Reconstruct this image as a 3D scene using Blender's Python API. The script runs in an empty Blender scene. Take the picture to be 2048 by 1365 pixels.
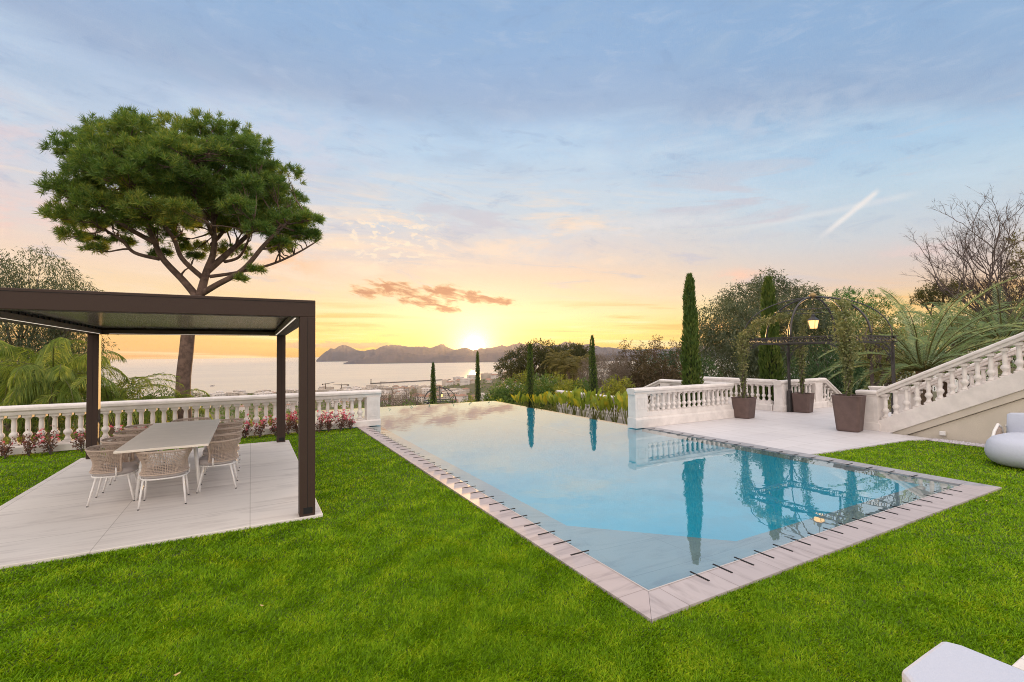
import bpy, bmesh, math, random
import numpy as np
from mathutils import Vector, Matrix
R = math.radians
rng = np.random.default_rng(7)
random.seed(7)
sc = bpy.context.scene
COL = sc.collection

# ------------------------------------------------------------------ camera
EYE = np.array([0.0, 0.0, 1.8]); FPX = 951.148
YAW, PITCH, ROLL = .502276, .028458, -.0108566
fw = np.array([math.sin(YAW)*math.cos(PITCH), math.cos(YAW)*math.cos(PITCH), math.sin(PITCH)])
rt0 = np.array([math.cos(YAW), -math.sin(YAW), 0.0]); up0 = np.cross(rt0, fw)
rt = math.cos(ROLL)*rt0 + math.sin(ROLL)*up0
up = -math.sin(ROLL)*rt0 + math.cos(ROLL)*up0
cam = bpy.data.cameras.new('camera'); cam_o = bpy.data.objects.new('camera', cam); COL.objects.link(cam_o)
cam.sensor_width = 36; cam.sensor_fit = 'HORIZONTAL'; cam.lens = FPX/2048*36
cam.clip_start = .05; cam.clip_end = 200000
M = Matrix(((rt[0], up[0], -fw[0], EYE[0]), (rt[1], up[1], -fw[1], EYE[1]), (rt[2], up[2], -fw[2], EYE[2]), (0, 0, 0, 1)))
cam_o.matrix_world = M
sc.camera = cam_o

# ------------------------------------------------------------------ exposure, light
sc.view_settings.view_transform = 'Standard'; sc.view_settings.look = 'None'
sc.view_settings.exposure = 0.0; sc.view_settings.gamma = 1.0; sc.view_settings.use_curve_mapping = False
SUN_AZ, SUN_EL = 24.2, .95
HAZE = 1; HAZE_D = 2.0e-5
sl = bpy.data.lights.new('sun', 'SUN'); sl.energy = 5.0; sl.angle = R(.6); sl.color = (1.0, .56, .20)
so = bpy.data.objects.new('sun', sl); COL.objects.link(so); so.location = (0, 0, 40)
sd = Vector((math.sin(R(SUN_AZ))*math.cos(R(SUN_EL+.3)), math.cos(R(SUN_AZ))*math.cos(R(SUN_EL+.3)), math.sin(R(SUN_EL+.3))))
so.rotation_euler = sd.to_track_quat('Z', 'Y').to_euler()

def lin(r, g, b, a=1):
    f = lambda c: ((c/255+.055)/1.055)**2.4 if c > 10 else c/255/12.92
    return (f(r), f(g), f(b), a)

class NT:                                   # small node-building helper
    def __init__(s, tree): s.t = tree; s.n = tree.nodes; s.l = tree.links
    def new(s, kind, **kw):
        n = s.n.new(kind)
        for k, v in kw.items(): setattr(n, k, v)
        return n
    def put(s, sock, v):
        if isinstance(v, bpy.types.NodeSocket): s.l.new(v, sock)
        else: sock.default_value = v
    def m(s, op, a, b=0.0, c=0.0):
        n = s.new('ShaderNodeMath', operation=op)
        for i, v in enumerate((a, b, c)): s.put(n.inputs[i], v)
        return n.outputs[0]
    def mix(s, f, a, b, mode='MIX'):
        n = s.new('ShaderNodeMix', data_type='RGBA', blend_type=mode)
        s.put(n.inputs[0], f); s.put(n.inputs[6], a); s.put(n.inputs[7], b)
        return n.outputs[2]
    def ramp(s, f, stops, interp='LINEAR'):
        n = s.new('ShaderNodeValToRGB'); cr = n.color_ramp; cr.interpolation = interp
        while len(cr.elements) < len(stops): cr.elements.new(.5)
        for e, (p, c) in zip(cr.elements, stops): e.position = p; e.color = c if len(c) == 4 else (*c, 1)
        s.put(n.inputs[0], f); return n.outputs[0]
    def smooth(s, v, lo, hi):
        n = s.new('ShaderNodeMapRange', interpolation_type='SMOOTHSTEP')
        s.put(n.inputs[0], v); n.inputs[1].default_value = lo; n.inputs[2].default_value = hi
        return n.outputs[0]
    def noise(s, vec, scale, detail=4, rough=.5, dist=0.0):
        n = s.new('ShaderNodeTexNoise'); s.put(n.inputs['Vector'], vec)
        n.inputs['Scale'].default_value = scale; n.inputs['Detail'].default_value = detail
        n.inputs['Roughness'].default_value = rough; n.inputs['Distortion'].default_value = dist
        return n.outputs['Fac']
    def xyz(s, x, y, z=0.0):
        n = s.new('ShaderNodeCombineXYZ')
        for i, v in enumerate((x, y, z)): s.put(n.inputs[i], v)
        return n.outputs[0]

# ------------------------------------------------------------------ sky
wd = bpy.data.worlds.new('World'); sc.world = wd; wd.use_nodes = True
wd.node_tree.nodes.clear(); W = NT(wd.node_tree)
tc = W.new('ShaderNodeTexCoord'); sp = W.new('ShaderNodeSeparateXYZ'); W.l.new(tc.outputs['Generated'], sp.inputs[0])
dx, dy, dz = sp.outputs
EL = W.m('MULTIPLY', W.m('ARCSINE', dz), 57.29578)
AZ = W.m('SUBTRACT', W.m('MULTIPLY', W.m('ARCTAN2', dx, dy), 57.29578), SUN_AZ)     # degrees right of the sun
e01 = W.m('DIVIDE', EL, 50.0)
def col_ramp(lst): return W.ramp(e01, [(max(0, e)/50, lin(*c)) for e, c in lst])
left = col_ramp([(0, (246, 176, 96)), (2, (255, 200, 104)), (4, (255, 222, 140)), (6.5, (252, 220, 172)), (9, (246, 219, 194)), (12, (230, 215, 210)), (16, (210, 214, 224)), (22, (188, 206, 228)), (30, (164, 189, 222)), (40, (148, 178, 218))])
mid = col_ramp([(0, (255, 196, 70)), (2, (255, 224, 98)), (4.5, (255, 240, 176)), (7, (253, 226, 184)), (9.5, (243, 216, 190)), (12.5, (226, 214, 208)), (17, (204, 217, 228)), (23, (184, 211, 235)), (30, (160, 190, 226)), (40, (144, 178, 220))])
right = col_ramp([(0, (255, 200, 92)), (2.5, (255, 208, 104)), (4.6, (252, 214, 146)), (6, (236, 207, 180)), (8, (220, 206, 198)), (11, (205, 212, 219)), (15, (190, 213, 229)), (19, (172, 205, 232)), (25, (150, 181, 214)), (40, (134, 168, 211))])
base = W.mix(W.smooth(AZ, -32, -4), left, mid)
base = W.mix(W.smooth(AZ, 8, 44), base, right)
# planar cloud coordinates
zz = W.m('ADD', W.m('MAXIMUM', dz, 0.0), .10)
px = W.m('DIVIDE', dx, zz); py = W.m('DIVIDE', dy, zz)
pl = W.xyz(px, py)
ae = W.xyz(W.m('MULTIPLY', AZ, .1), W.m('MULTIPLY', EL, .1))
# high grey-blue sheet with a soft lower edge that dips to the right
n1 = W.noise(pl, .9, 5, .55, .6)
edge = W.m('ADD', W.m('MULTIPLY', W.m('POWER', W.m('MAXIMUM', AZ, 0.0), 2.0), -.0028), 25.5)
ab = W.m('SUBTRACT', W.m('ADD', EL, W.m('MULTIPLY', W.m('SUBTRACT', n1, .5), 6.0)), edge)
sheet = W.m('MULTIPLY', W.smooth(ab, -.5, 2.6), W.m('ADD', .60, W.m('MULTIPLY', W.smooth(n1, .3, .7), .4)))
base = W.mix(W.m('MULTIPLY', sheet, .80), base, W.mix(W.smooth(ab, .5, 9), lin(156, 174, 203), lin(142, 176, 214)))
n2 = W.noise(W.xyz(W.m('ADD', W.m('MULTIPLY', AZ, .040), W.m('MULTIPLY', EL, .035)), W.m('ADD', W.m('MULTIPLY', EL, .15), W.m('MULTIPLY', AZ, -.006))), 1.9, 8, .62, .35)
n4 = W.noise(W.xyz(W.m('ADD', W.m('MULTIPLY', AZ, .11), W.m('MULTIPLY', EL, .09)), W.m('MULTIPLY', EL, .34)), 1.6, 6, .66, .6)
mot = W.m('MULTIPLY', W.smooth(EL, 9, 15), .36)
base = W.mix(W.m('MULTIPLY', W.smooth(n4, .50, .72), mot), base, lin(186, 202, 224))
base = W.mix(W.m('MULTIPLY', W.smooth(n4, .48, .28), mot), base, lin(134, 162, 200))
lightc = W.m('MULTIPLY', W.smooth(n2, .46, .72), W.m('MULTIPLY', W.smooth(EL, 9, 16), W.m('ADD', .12, W.m('MULTIPLY', W.smooth(ab, 3, -1), .88))))
base = W.mix(W.m('MULTIPLY', lightc, .6), base, lin(202, 222, 238))
dk = W.m('MULTIPLY', W.smooth(n2, .50, .32), W.smooth(EL, 14, 24))
base = W.mix(W.m('MULTIPLY', dk, .4), base, lin(160, 186, 214))
# warm thin veil, mid heights, streaked
st = W.noise(W.xyz(W.m('MULTIPLY', AZ, .035), W.m('ADD', W.m('MULTIPLY', EL, .22), W.m('MULTIPLY', AZ, .02))), 1.6, 6, .6, .8)
veil = W.m('MULTIPLY', W.m('MULTIPLY', W.smooth(st, .48, .68), W.smooth(AZ, 34, 8)), W.m('MULTIPLY', W.smooth(EL, 4, 9), W.smooth(EL, 23, 13)))
base = W.mix(W.m('MULTIPLY', veil, 1.0), base, lin(252, 226, 200))
gv = W.m('MULTIPLY', W.smooth(st, .46, .32), W.m('MULTIPLY', W.smooth(EL, 5, 10), W.smooth(EL, 24, 15)))
base = W.mix(W.m('MULTIPLY', gv, .75), base, lin(200, 200, 212))
# small bright ripples left of the centre
rp = W.noise(W.xyz(W.m('MULTIPLY', AZ, .5), W.m('MULTIPLY', EL, 1.0)), 1.5, 4, .55, .4)
rw = W.m('MULTIPLY', W.smooth(W.m('ABSOLUTE', W.m('ADD', AZ, 10.0)), 9, 2), W.smooth(W.m('ABSOLUTE', W.m('SUBTRACT', EL, 13.5)), 4, 1))
base = W.mix(W.m('MULTIPLY', W.m('MULTIPLY', W.smooth(rp, .50, .64), rw), .9), base, lin(255, 236, 212))
# low streaks
lo = W.noise(W.xyz(W.m('MULTIPLY', AZ, .03), W.m('ADD', W.m('MULTIPLY', EL, .55), W.m('MULTIPLY', AZ, .012))), 1.7, 5, .55, .5)
lw = W.m('MULTIPLY', W.smooth(EL, 7.5, 4), W.smooth(W.m('ABSOLUTE', AZ), 2, 12))
base = W.mix(W.m('MULTIPLY', W.m('MULTIPLY', W.smooth(lo, .5, .64), lw), .75), base, lin(255, 188, 92))
base = W.mix(W.m('MULTIPLY', W.m('MULTIPLY', W.smooth(lo, .46, .33), lw), .7), base, lin(255, 240, 190))
# glow round the sun
sdv = W.new('ShaderNodeVectorMath', operation='DOT_PRODUCT'); W.l.new(tc.outputs['Generated'], sdv.inputs[0])
sdv.inputs[1].default_value = (math.sin(R(SUN_AZ))*math.cos(R(SUN_EL)), math.cos(R(SUN_AZ))*math.cos(R(SUN_EL)), math.sin(R(SUN_EL)))
ANG = W.m('MULTIPLY', W.m('ARCCOSINE', W.m('MINIMUM', sdv.outputs['Value'], 1.0)), 57.29578)
# flattened angular distance, wider than high
fl = W.m('SQRT', W.m('ADD', W.m('POWER', W.m('MULTIPLY', AZ, .55), 2.0), W.m('POWER', W.m('MULTIPLY', W.m('SUBTRACT', EL, SUN_EL+.35), 1.0), 2.0)))
g1 = W.m('EXPONENT', W.m('MULTIPLY', fl, -.36))
g2 = W.m('EXPONENT', W.m('MULTIPLY', ANG, -.85))
# dark orange clouds above the sun
cn = W.noise(W.xyz(W.m('MULTIPLY', AZ, .16), W.m('ADD', W.m('MULTIPLY', EL, .5), W.m('MULTIPLY', AZ, .075))), 3.3, 6, .62, .5)
cw = 0.0
for (a0, e0, wa, we) in ((15.2, 7.7, 3.0, 1.0), (18.0, 6.5, 2.8, .85), (20.6, 7.5, 2.4, .9), (24.2, 6.9, 2.6, .75), (27.2, 6.4, 2.2, .55), (20.8, 5.6, 2.2, .5), (11.4, 7.4, 1.6, .6)):
    dA = W.m('SUBTRACT', AZ, a0-SUN_AZ); dE = W.m('ADD', W.m('SUBTRACT', EL, e0), W.m('MULTIPLY', dA, .16))
    q_ = W.m('EXPONENT', W.m('MULTIPLY', W.m('ADD', W.m('POWER', W.m('DIVIDE', dA, wa), 2.0), W.m('POWER', W.m('DIVIDE', dE, we), 2.0)), -1.0))
    cw = W.m('MAXIMUM', cw, q_)
cv = W.m('ADD', cw, W.m('MULTIPLY', W.m('SUBTRACT', cn, .5), 2.8)); cm = W.smooth(cv, .30, 1.0); cf = W.m('MULTIPLY', W.smooth(cv, .15, .7), W.smooth(cw, .05, .3))
cm = W.m('MULTIPLY', cm, W.smooth(cw, .05, .3))
# grey bank low on the left, pink puffs, contrail
bn = W.noise(W.xyz(W.m('MULTIPLY', AZ, .5), W.m('MULTIPLY', EL, 1.6)), 1.3, 5, .6)
bank = W.m('MULTIPLY', W.smooth(W.m('ADD', bn, W.m('MULTIPLY', W.m('ABSOLUTE', W.m('SUBTRACT', EL, 1.25)), -.9)), .16, .34),
           W.smooth(W.m('ABSOLUTE', W.m('ADD', AZ, 15.5)), 6.5, 4.5))
def puff(az, el, wa, we, amt, c, b):
    a = W.m('POWER', W.m('DIVIDE', W.m('SUBTRACT', AZ, az-SUN_AZ), wa), 2.0)
    e = W.m('POWER', W.m('DIVIDE', W.m('SUBTRACT', EL, el), we), 2.0)
    g = W.m('EXPONENT', W.m('MULTIPLY', W.m('ADD', a, e), -1.0))
    g = W.m('MULTIPLY', g, W.smooth(rp2, .38, .62))
    return W.mix(W.m('MULTIPLY', g, amt), b, lin(*c))
rp2 = W.noise(W.xyz(W.m('MULTIPLY', AZ, .22), W.m('MULTIPLY', EL, .45)), 1.4, 5, .6, .3)
for a in ((-15.5, 12, 7, 1.6, .8, (248, 208, 196)), (-18, 17.5, 4, 3, .6, (236, 214, 214)), (2.7, 10.2, 4, 1.5, .75, (255, 200, 150)),
          (54.6, 8.3, 2.4, .7, .75, (255, 205, 180)), (70.3, 9.0, 4, 1.2, .35, (250, 210, 205)), (3, 22, 9, 4, .5, (214, 214, 228)),
          (56, 23.5, 12, 2.0, .5, (196, 208, 226)), (45, 14.5, 12, 1.0, .6, (226, 226, 230))):
    base = puff(*a, base)
def trail(a0, e0, a1, e1, w, amt, b):
    L = math.hypot(a1-a0, e1-e0); ux, uy = (a1-a0)/L, (e1-e0)/L
    A = W.m('SUBTRACT', AZ, a0-SUN_AZ); Ee = W.m('SUBTRACT', EL, e0)
    t = W.m('ADD', W.m('MULTIPLY', A, ux), W.m('MULTIPLY', Ee, uy))
    d = W.m('ABSOLUTE', W.m('SUBTRACT', W.m('MULTIPLY', A, uy), W.m('MULTIPLY', Ee, ux)))
    d = W.m('ADD', d, W.m('MULTIPLY', W.m('SUBTRACT', rp2, .5), .5*w))
    g = W.m('MULTIPLY', W.smooth(d, w, 0), W.m('MULTIPLY', W.smooth(t, 0, L*.45), W.smooth(t, L*1.02, L*.9)))
    return W.mix(W.m('MULTIPLY', g, amt), b, lin(240, 236, 234))
base = trail(61.2, 10.8, 66.9, 15.1, .42, .85, base)
base = trail(50, 12.9, 70, 14.2, .5, .30, base)
add = lambda a, b: W.mix(1.0, a, b, 'ADD')
sc_ = lambda v, c: W.mix(1.0, W.xyz(v, v, v), c, 'MULTIPLY')
base = add(base, sc_(g1, (1.1, .85, .42, 1)))
base = W.mix(W.m('MULTIPLY', cf, .45), base, lin(255, 196, 120))
base = W.mix(W.m('MULTIPLY', cm, .85), base, lin(198, 128, 98))
base = W.mix(W.m('MULTIPLY', bank, .75), base, lin(196, 162, 138))
base = add(base, sc_(g2, (4.2, 3.3, 1.9, 1)))
disc = W.smooth(ANG, .55, .42)
base = add(base, sc_(disc, (12, 9, 5, 1)))
# sky out of view, overhead and behind the camera, brightened as added fill light
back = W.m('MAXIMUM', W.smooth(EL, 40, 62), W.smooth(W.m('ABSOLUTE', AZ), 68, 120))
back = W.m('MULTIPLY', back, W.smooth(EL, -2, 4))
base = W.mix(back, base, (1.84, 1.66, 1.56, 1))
base = W.mix(W.smooth(EL, -.5, -4), base, (.10, .10, .10, 1))
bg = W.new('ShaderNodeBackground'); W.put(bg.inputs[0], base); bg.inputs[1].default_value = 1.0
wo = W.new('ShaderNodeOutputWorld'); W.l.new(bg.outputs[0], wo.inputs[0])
wd.cycles.sampling_method = 'MANUAL'; wd.cycles.sample_map_resolution = 1024
cy = sc.cycles
cy.max_bounces = 8; cy.diffuse_bounces = 3; cy.glossy_bounces = 4; cy.transmission_bounces = 6
cy.transparent_max_bounces = 12; cy.volume_bounces = 0; cy.caustics_reflective = False; cy.caustics_refractive = False
cy.sample_clamp_indirect = 6.0; cy.use_denoising = True; cy.denoising_prefilter = 'NONE'
cy.pixel_filter_type = 'BLACKMAN_HARRIS'; cy.filter_width = 1.0

# ------------------------------------------------------------------ materials
def mat(name, col, rough=.6, metal=0.0, var=.0, vscale=8.0, bump=0.0, bscale=60.0, spec=.4, col2=None, coord='Object', detail=5):
    m = bpy.data.materials.new(name); m.use_nodes = True; T = NT(m.node_tree); b = m.node_tree.nodes['Principled BSDF']
    c = (*col, 1)
    b.inputs['Roughness'].default_value = rough; b.inputs['Metallic'].default_value = metal
    b.inputs['Specular IOR Level'].default_value = spec
    tcn = T.new('ShaderNodeTexCoord'); v = tcn.outputs[coord]
    if var or col2:
        n = T.noise(v, vscale, detail, .6)
        c2 = (*col2, 1) if col2 else tuple(x*(1-var) for x in col)+(1,)
        T.put(b.inputs['Base Color'], T.mix(T.smooth(n, .3, .7), c, c2))
    else: b.inputs['Base Color'].default_value = c
    if bump:
        bn_ = T.new('ShaderNodeBump'); bn_.inputs['Strength'].default_value = bump; bn_.inputs['Distance'].default_value = .01
        T.put(bn_.inputs['Height'], T.noise(v, bscale, 4)); T.l.new(bn_.outputs[0], b.inputs['Normal'])
    return m

def leafmat(name, c1, c2, c3=None, trans=.35, rough=.5, patch=.5, tcol=None, gain=2.0, gloss=.04, pw=.45):
    """two-sided leaves, each its own shade, with larger lighter and darker patches"""
    m = bpy.data.materials.new(name); m.use_nodes = True; T = NT(m.node_tree); T.n.clear()
    g = T.new('ShaderNodeNewGeometry'); tcn = T.new('ShaderNodeTexCoord')
    n = T.noise(tcn.outputs['Object'], patch, 3, .6)
    f = T.m('ADD', T.m('MULTIPLY', g.outputs['Random Per Island'], 1-pw), T.m('MULTIPLY', T.smooth(n, .3, .7), pw))
    c3 = c3 or c2; c1, c2, c3 = [tuple(min(.8, v*gain) for v in q) for q in (c1, c2, c3)]
    c = T.ramp(f, [(0, c1), (.55, c2), (1, c3)])
    d = T.new('ShaderNodeBsdfDiffuse'); T.put(d.inputs[0], c)
    t = T.new('ShaderNodeBsdfTranslucent'); T.put(t.inputs[0], T.mix(1.0, c, (*(tcol or (1.3, 1.25, .6)), 1), 'MULTIPLY'))
    gl = T.new('ShaderNodeBsdfGlossy'); gl.inputs['Roughness'].default_value = rough; gl.inputs[0].default_value = (.5, .5, .5, 1)
    m1 = T.new('ShaderNodeMixShader'); m1.inputs[0].default_value = trans; T.l.new(d.outputs[0], m1.inputs[1]); T.l.new(t.outputs[0], m1.inputs[2])
    m2 = T.new('ShaderNodeMixShader'); m2.inputs[0].default_value = gloss; T.l.new(m1.outputs[0], m2.inputs[1]); T.l.new(gl.outputs[0], m2.inputs[2])
    o = T.new('ShaderNodeOutputMaterial'); T.l.new(m2.outputs[0], o.inputs[0])
    return m

def emis(name, col, s):
    m = bpy.data.materials.new(name); m.use_nodes = True; b = m.node_tree.nodes['Principled BSDF']
    b.inputs['Base Color'].default_value = (*col, 1); b.inputs['Emission Color'].default_value = (*col, 1); b.inputs['Emission Strength'].default_value = s
    return m

WHITE = mat('white_cast_stone', (.80, .74, .70), .7, var=.16, vscale=4, bump=.25, bscale=90)
STUCCO = mat('cream_stucco', (.72, .64, .53), .9, var=.10, vscale=1.6, bump=.6, bscale=220)
BROWN = mat('bronze_powder_coat', (.052, .031, .024), .55, bump=.15, bscale=500, spec=.25)
BARK = mat('bark', (.20, .13, .10), .95, col2=(.10, .065, .05), vscale=5, bump=1.0, bscale=18)
GREYBARK = mat('grey_bark', (.17, .135, .12), .95, col2=(.08, .06, .055), vscale=6, bump=.8, bscale=25)
IRON = mat('dark_wrought_iron', (.075, .07, .07), .36, metal=.6, bump=.2, bscale=120)
PLANTER = mat('brown_planter_clay', (.13, .085, .075), .65, var=.25, vscale=5, bump=.35, bscale=160)
FABRIC = mat('pale_fabric', (.53, .56, .65), .95, bump=.4, bscale=500, spec=.1)
CUSH = mat('taupe_cushion', (.50, .45, .44), .95, bump=.4, bscale=500, spec=.1)
ROPE = mat('taupe_rope', (.58, .46, .38), .9, var=.2, vscale=60, bump=.4, bscale=300, spec=.1)
FRAME = mat('white_painted_metal', (.78, .75, .72), .4)
TABLE = mat('cream_table_top', (.88, .79, .69), .6, var=.06, vscale=5, bump=.05, bscale=200)
DARK = mat('dark_slot', (.012, .012, .013), .8)

# ------------------------------------------------------------------ object helpers
def link(name, me, parent=None, loc=(0, 0, 0), rz=0.0):
    o = bpy.data.objects.new(name, me); COL.objects.link(o); o.location = loc; o.rotation_euler = (0, 0, rz)
    if parent is not None: o.parent = parent
    return o
def tag(o, label=None, cat=None, group=None, kind=None):
    if label: o['label'] = label
    if cat: o['category'] = cat
    if group: o['group'] = group
    if kind: o['kind'] = kind
    return o
def thing(name, label, cat, loc=(0, 0, 0), rz=0.0, group=None):
    return tag(link(name, None, None, loc, rz), label, cat, group)
def dup(root, loc=None, rz=None, label=None, group=None):
    r = root.copy(); COL.objects.link(r)
    if loc is not None: r.location = loc
    if rz is not None: r.rotation_euler = (0, 0, rz)
    if label: r['label'] = label
    if group: r['group'] = group
    for ch in list(root.children):
        c = ch.copy(); COL.objects.link(c); c.parent = r
        for g in list(ch.children):
            d = g.copy(); COL.objects.link(d); d.parent = c
    return r

class MB:
    def __init__(s): s.v = []; s.f = []
    def add(s, vs, fs):
        k = len(s.v); s.v.extend([tuple(map(float, p)) for p in vs]); s.f.extend([tuple(i+k for i in q) for q in fs]); return s
    def box(s, x0, x1, y0, y1, z0, z1):
        return s.add([(x0, y0, z0), (x1, y0, z0), (x1, y1, z0), (x0, y1, z0), (x0, y0, z1), (x1, y0, z1), (x1, y1, z1), (x0, y1, z1)],
                     [(0, 3, 2, 1), (4, 5, 6, 7), (0, 1, 5, 4), (1, 2, 6, 5), (2, 3, 7, 6), (3, 0, 4, 7)])
    def tube(s, pts, rad, n=8, caps=True):
        pts = [np.array(p, float) for p in pts]
        if not hasattr(rad, '__len__'): rad = [rad]*len(pts)
        vs = []; ref = None
        for i, p in enumerate(pts):
            t = pts[min(i+1, len(pts)-1)]-pts[max(i-1, 0)]; t = t/(np.linalg.norm(t)+1e-9)
            if ref is None: ref = np.array([1, 0, 0]) if abs(t[0]) < .8 else np.array([0, 1, 0])
            a = ref-t*(ref@t); a = a/(np.linalg.norm(a)+1e-9); ref = a; b = np.cross(t, a)
            for k in range(n):
                th = 2*math.pi*k/n; vs.append(p+rad[i]*(math.cos(th)*a+math.sin(th)*b))
        fs = []
        for i in range(len(pts)-1):
            for k in range(n):
                fs.append((i*n+k, i*n+(k+1) % n, (i+1)*n+(k+1) % n, (i+1)*n+k))
        if caps: fs += [tuple(range(n-1, -1, -1)), tuple(range((len(pts)-1)*n, len(pts)*n))]
        return s.add(vs, fs)
    def lathe(s, prof, c=(0, 0, 0), n=16, rz=0.0):
        vs = []; fs = []
        for r, z in prof:
            for k in range(n):
                th = 2*math.pi*k/n+rz; vs.append((c[0]+r*math.cos(th), c[1]+r*math.sin(th), c[2]+z))
        for i in range(len(prof)-1):
            for k in range(n): fs.append((i*n+k, i*n+(k+1) % n, (i+1)*n+(k+1) % n, (i+1)*n+k))
        fs += [tuple(range(n-1, -1, -1)), tuple(range((len(prof)-1)*n, len(prof)*n))]
        return s.add(vs, fs)
    def sweep(s, prof, P0, P1):
        """closed profile (offset sideways, height) run straight from P0 to P1, ends cut upright"""
        P0, P1 = np.array(P0, float), np.array(P1, float); d = P1-P0; h = d.copy(); h[2] = 0; h /= np.linalg.norm(h)
        side = np.array([h[1], -h[0], 0]); n = len(prof)
        vs = [P0+side*a+np.array([0, 0, b]) for a, b in prof]+[P1+side*a+np.array([0, 0, b]) for a, b in prof]
        fs = [(i, (i+1) % n, n+(i+1) % n, n+i) for i in range(n)]+[tuple(range(n-1, -1, -1)), tuple(range(n, 2*n))]
        return s.add(vs, fs)
    def prism(s, poly, z0, z1):
        n = len(poly)
        return s.add([(x, y, z0) for x, y in poly]+[(x, y, z1) for x, y in poly],
                     [(i, (i+1) % n, n+(i+1) % n, n+i) for i in range(n)]+[tuple(range(n-1, -1, -1)), tuple(range(n, 2*n))])
    def me(s, name, m, smooth=False):
        me = bpy.data.meshes.new(name); me.from_pydata(s.v, [], s.f); me.materials.append(m)
        bm = bmesh.new(); bm.from_mesh(me); bmesh.ops.recalc_face_normals(bm, faces=bm.faces); bm.to_mesh(me); bm.free()
        if smooth: me.polygons.foreach_set('use_smooth', [True]*len(me.polygons))
        me.update(); return me
    def obj(s, name, m, parent=None, smooth=False, bevel=0.0, loc=(0, 0, 0), rz=0.0):
        o = link(name, s.me(name, m, smooth), parent, loc, rz)
        if bevel:
            b = o.modifiers.new('bevel', 'BEVEL'); b.width = bevel; b.segments = 2; b.limit_method = 'ANGLE'; b.angle_limit = R(40)
        return o

def quads_me(name, V, m, nper=4):
    """V: (N*nper,3) corners of N separate faces"""
    V = np.asarray(V, np.float32); N = len(V)//nper
    me = bpy.data.meshes.new(name); me.vertices.add(len(V)); me.vertices.foreach_set('co', V.ravel())
    me.loops.add(len(V)); me.loops.foreach_set('vertex_index', np.arange(len(V), dtype=np.int32))
    me.polygons.add(N); me.polygons.foreach_set('loop_start', np.arange(0, len(V), nper, dtype=np.int32))
    me.materials.append(m); me.update(calc_edges=True); me.validate(); return me
def unit(a): return a/(np.linalg.norm(a, axis=-1, keepdims=True)+1e-9)
def rdir(n): return unit(rng.normal(size=(n, 3)))
def leaves(P, D, L, Wd, ref=None, bend=0.0):
    """diamond leaves: base P, direction D (unit), length L, width Wd -> (N*4,3)"""
    N = len(P); D = unit(D); L = np.broadcast_to(np.asarray(L, float).reshape(-1, 1) if np.ndim(L) else np.full((N, 1), L), (N, 1))
    Wd = np.broadcast_to(np.asarray(Wd, float).reshape(-1, 1) if np.ndim(Wd) else np.full((N, 1), Wd), (N, 1))
    S = unit(np.cross(D, rdir(N) if ref is None else ref))
    mid = P+D*L*.45+np.array([0, 0, bend])*L
    V = np.stack([P, mid+S*Wd/2, P+D*L, mid-S*Wd/2], 1)
    return V.reshape(-1, 3)
def at(x, y, D): return EYE+(rt*(x-1024)/FPX-up*(y-682.5)/FPX+fw)*D     # full-frame pixel + depth -> point

# ================================================================== THE SETTING
# ------------------------------------------------------------------ terrain, sea, hills
SEA_Z = -112.0
RR = [0, 10, 14, 25, 40, 80, 150, 400, 900, 1500, 1800, 2300]
RZ = [-1.3, -1.3, -1.3, -2.6, -4.2, -9, -20, -50, -86, -107, -113, -122]
def terr(x, y):
    x = np.asarray(x, float); y = np.asarray(y, float)
    r = np.hypot(x, y); az = np.degrees(np.arctan2(x, y))
    z = np.interp(r, RR, RZ)
    z = z + 66*np.exp(-((az-33)/6.5)**2)*np.exp(-((r-1500)/330)**2)
    z = z + 26*np.exp(-((az-24)/5)**2)*np.exp(-((r-1250)/260)**2)
    z = z + np.clip((az-34)/16, 0, 1)*np.clip((r-20)/60, 0, 1)*np.clip((1100-r)/700, 0, 1)*(.05*r)*.9
    # bank that rises behind the stairs on the right
    b = np.clip((x-13.6)/4, 0, 1)*np.clip((9.5-y)/3.5, 0, 1)
    z = z*(1-b)+b*(.0+np.clip(x-15, 0, 60)*.16)
    z = z+.25*np.sin(x*.21+1)*np.cos(y*.17)*np.clip((r-20)/20, 0, 1)
    ins = ((x < 13.9) & (y < 8.3) & (x > 8.0)) | ((x > 1.0) & (x < 8.8) & (y < 17.2)) | ((x <= 8) & (y < 12.75)) | ((x > 11.8) & (x < 14.1) & (y < 12) & (y > 0)) | ((x > 11.8) & (x < 16.5) & (y < 8.8) & (y > 5.4))
    return np.where(ins, -2.6, z)
az_ = np.radians(np.arange(-70, 130, .7)); r_ = np.concatenate([[.5, 2, 4, 6], np.arange(7, 24, .35), np.geomspace(24, 2300, 110)])
AA, RG = np.meshgrid(az_, r_); X = RG*np.sin(AA); Y = RG*np.cos(AA); Z = terr(X, Y)
n0, n1_ = AA.shape
idx = np.arange(n0*n1_).reshape(n0, n1_)
F = np.stack([idx[:-1, :-1], idx[:-1, 1:], idx[1:, 1:], idx[1:, :-1]], -1).reshape(-1, 4)
def grid_obj(name, X, Y, Z, F, m, smooth=True):
    me = bpy.data.meshes.new(name); me.from_pydata(np.stack([X.ravel(), Y.ravel(), Z.ravel()], -1).tolist(), [], F.tolist())
    me.materials.append(m); me.polygons.foreach_set('use_smooth', [smooth]*len(me.polygons)); me.update()
    return link(name, me)
GROUND = mat('hillside_scrub', (.075, .085, .03), .95, col2=(.11, .085, .05), vscale=.25, bump=.8, bscale=3, coord='Object')
tag(grid_obj('terrain', X, Y, Z, F, GROUND), kind='structure')

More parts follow.
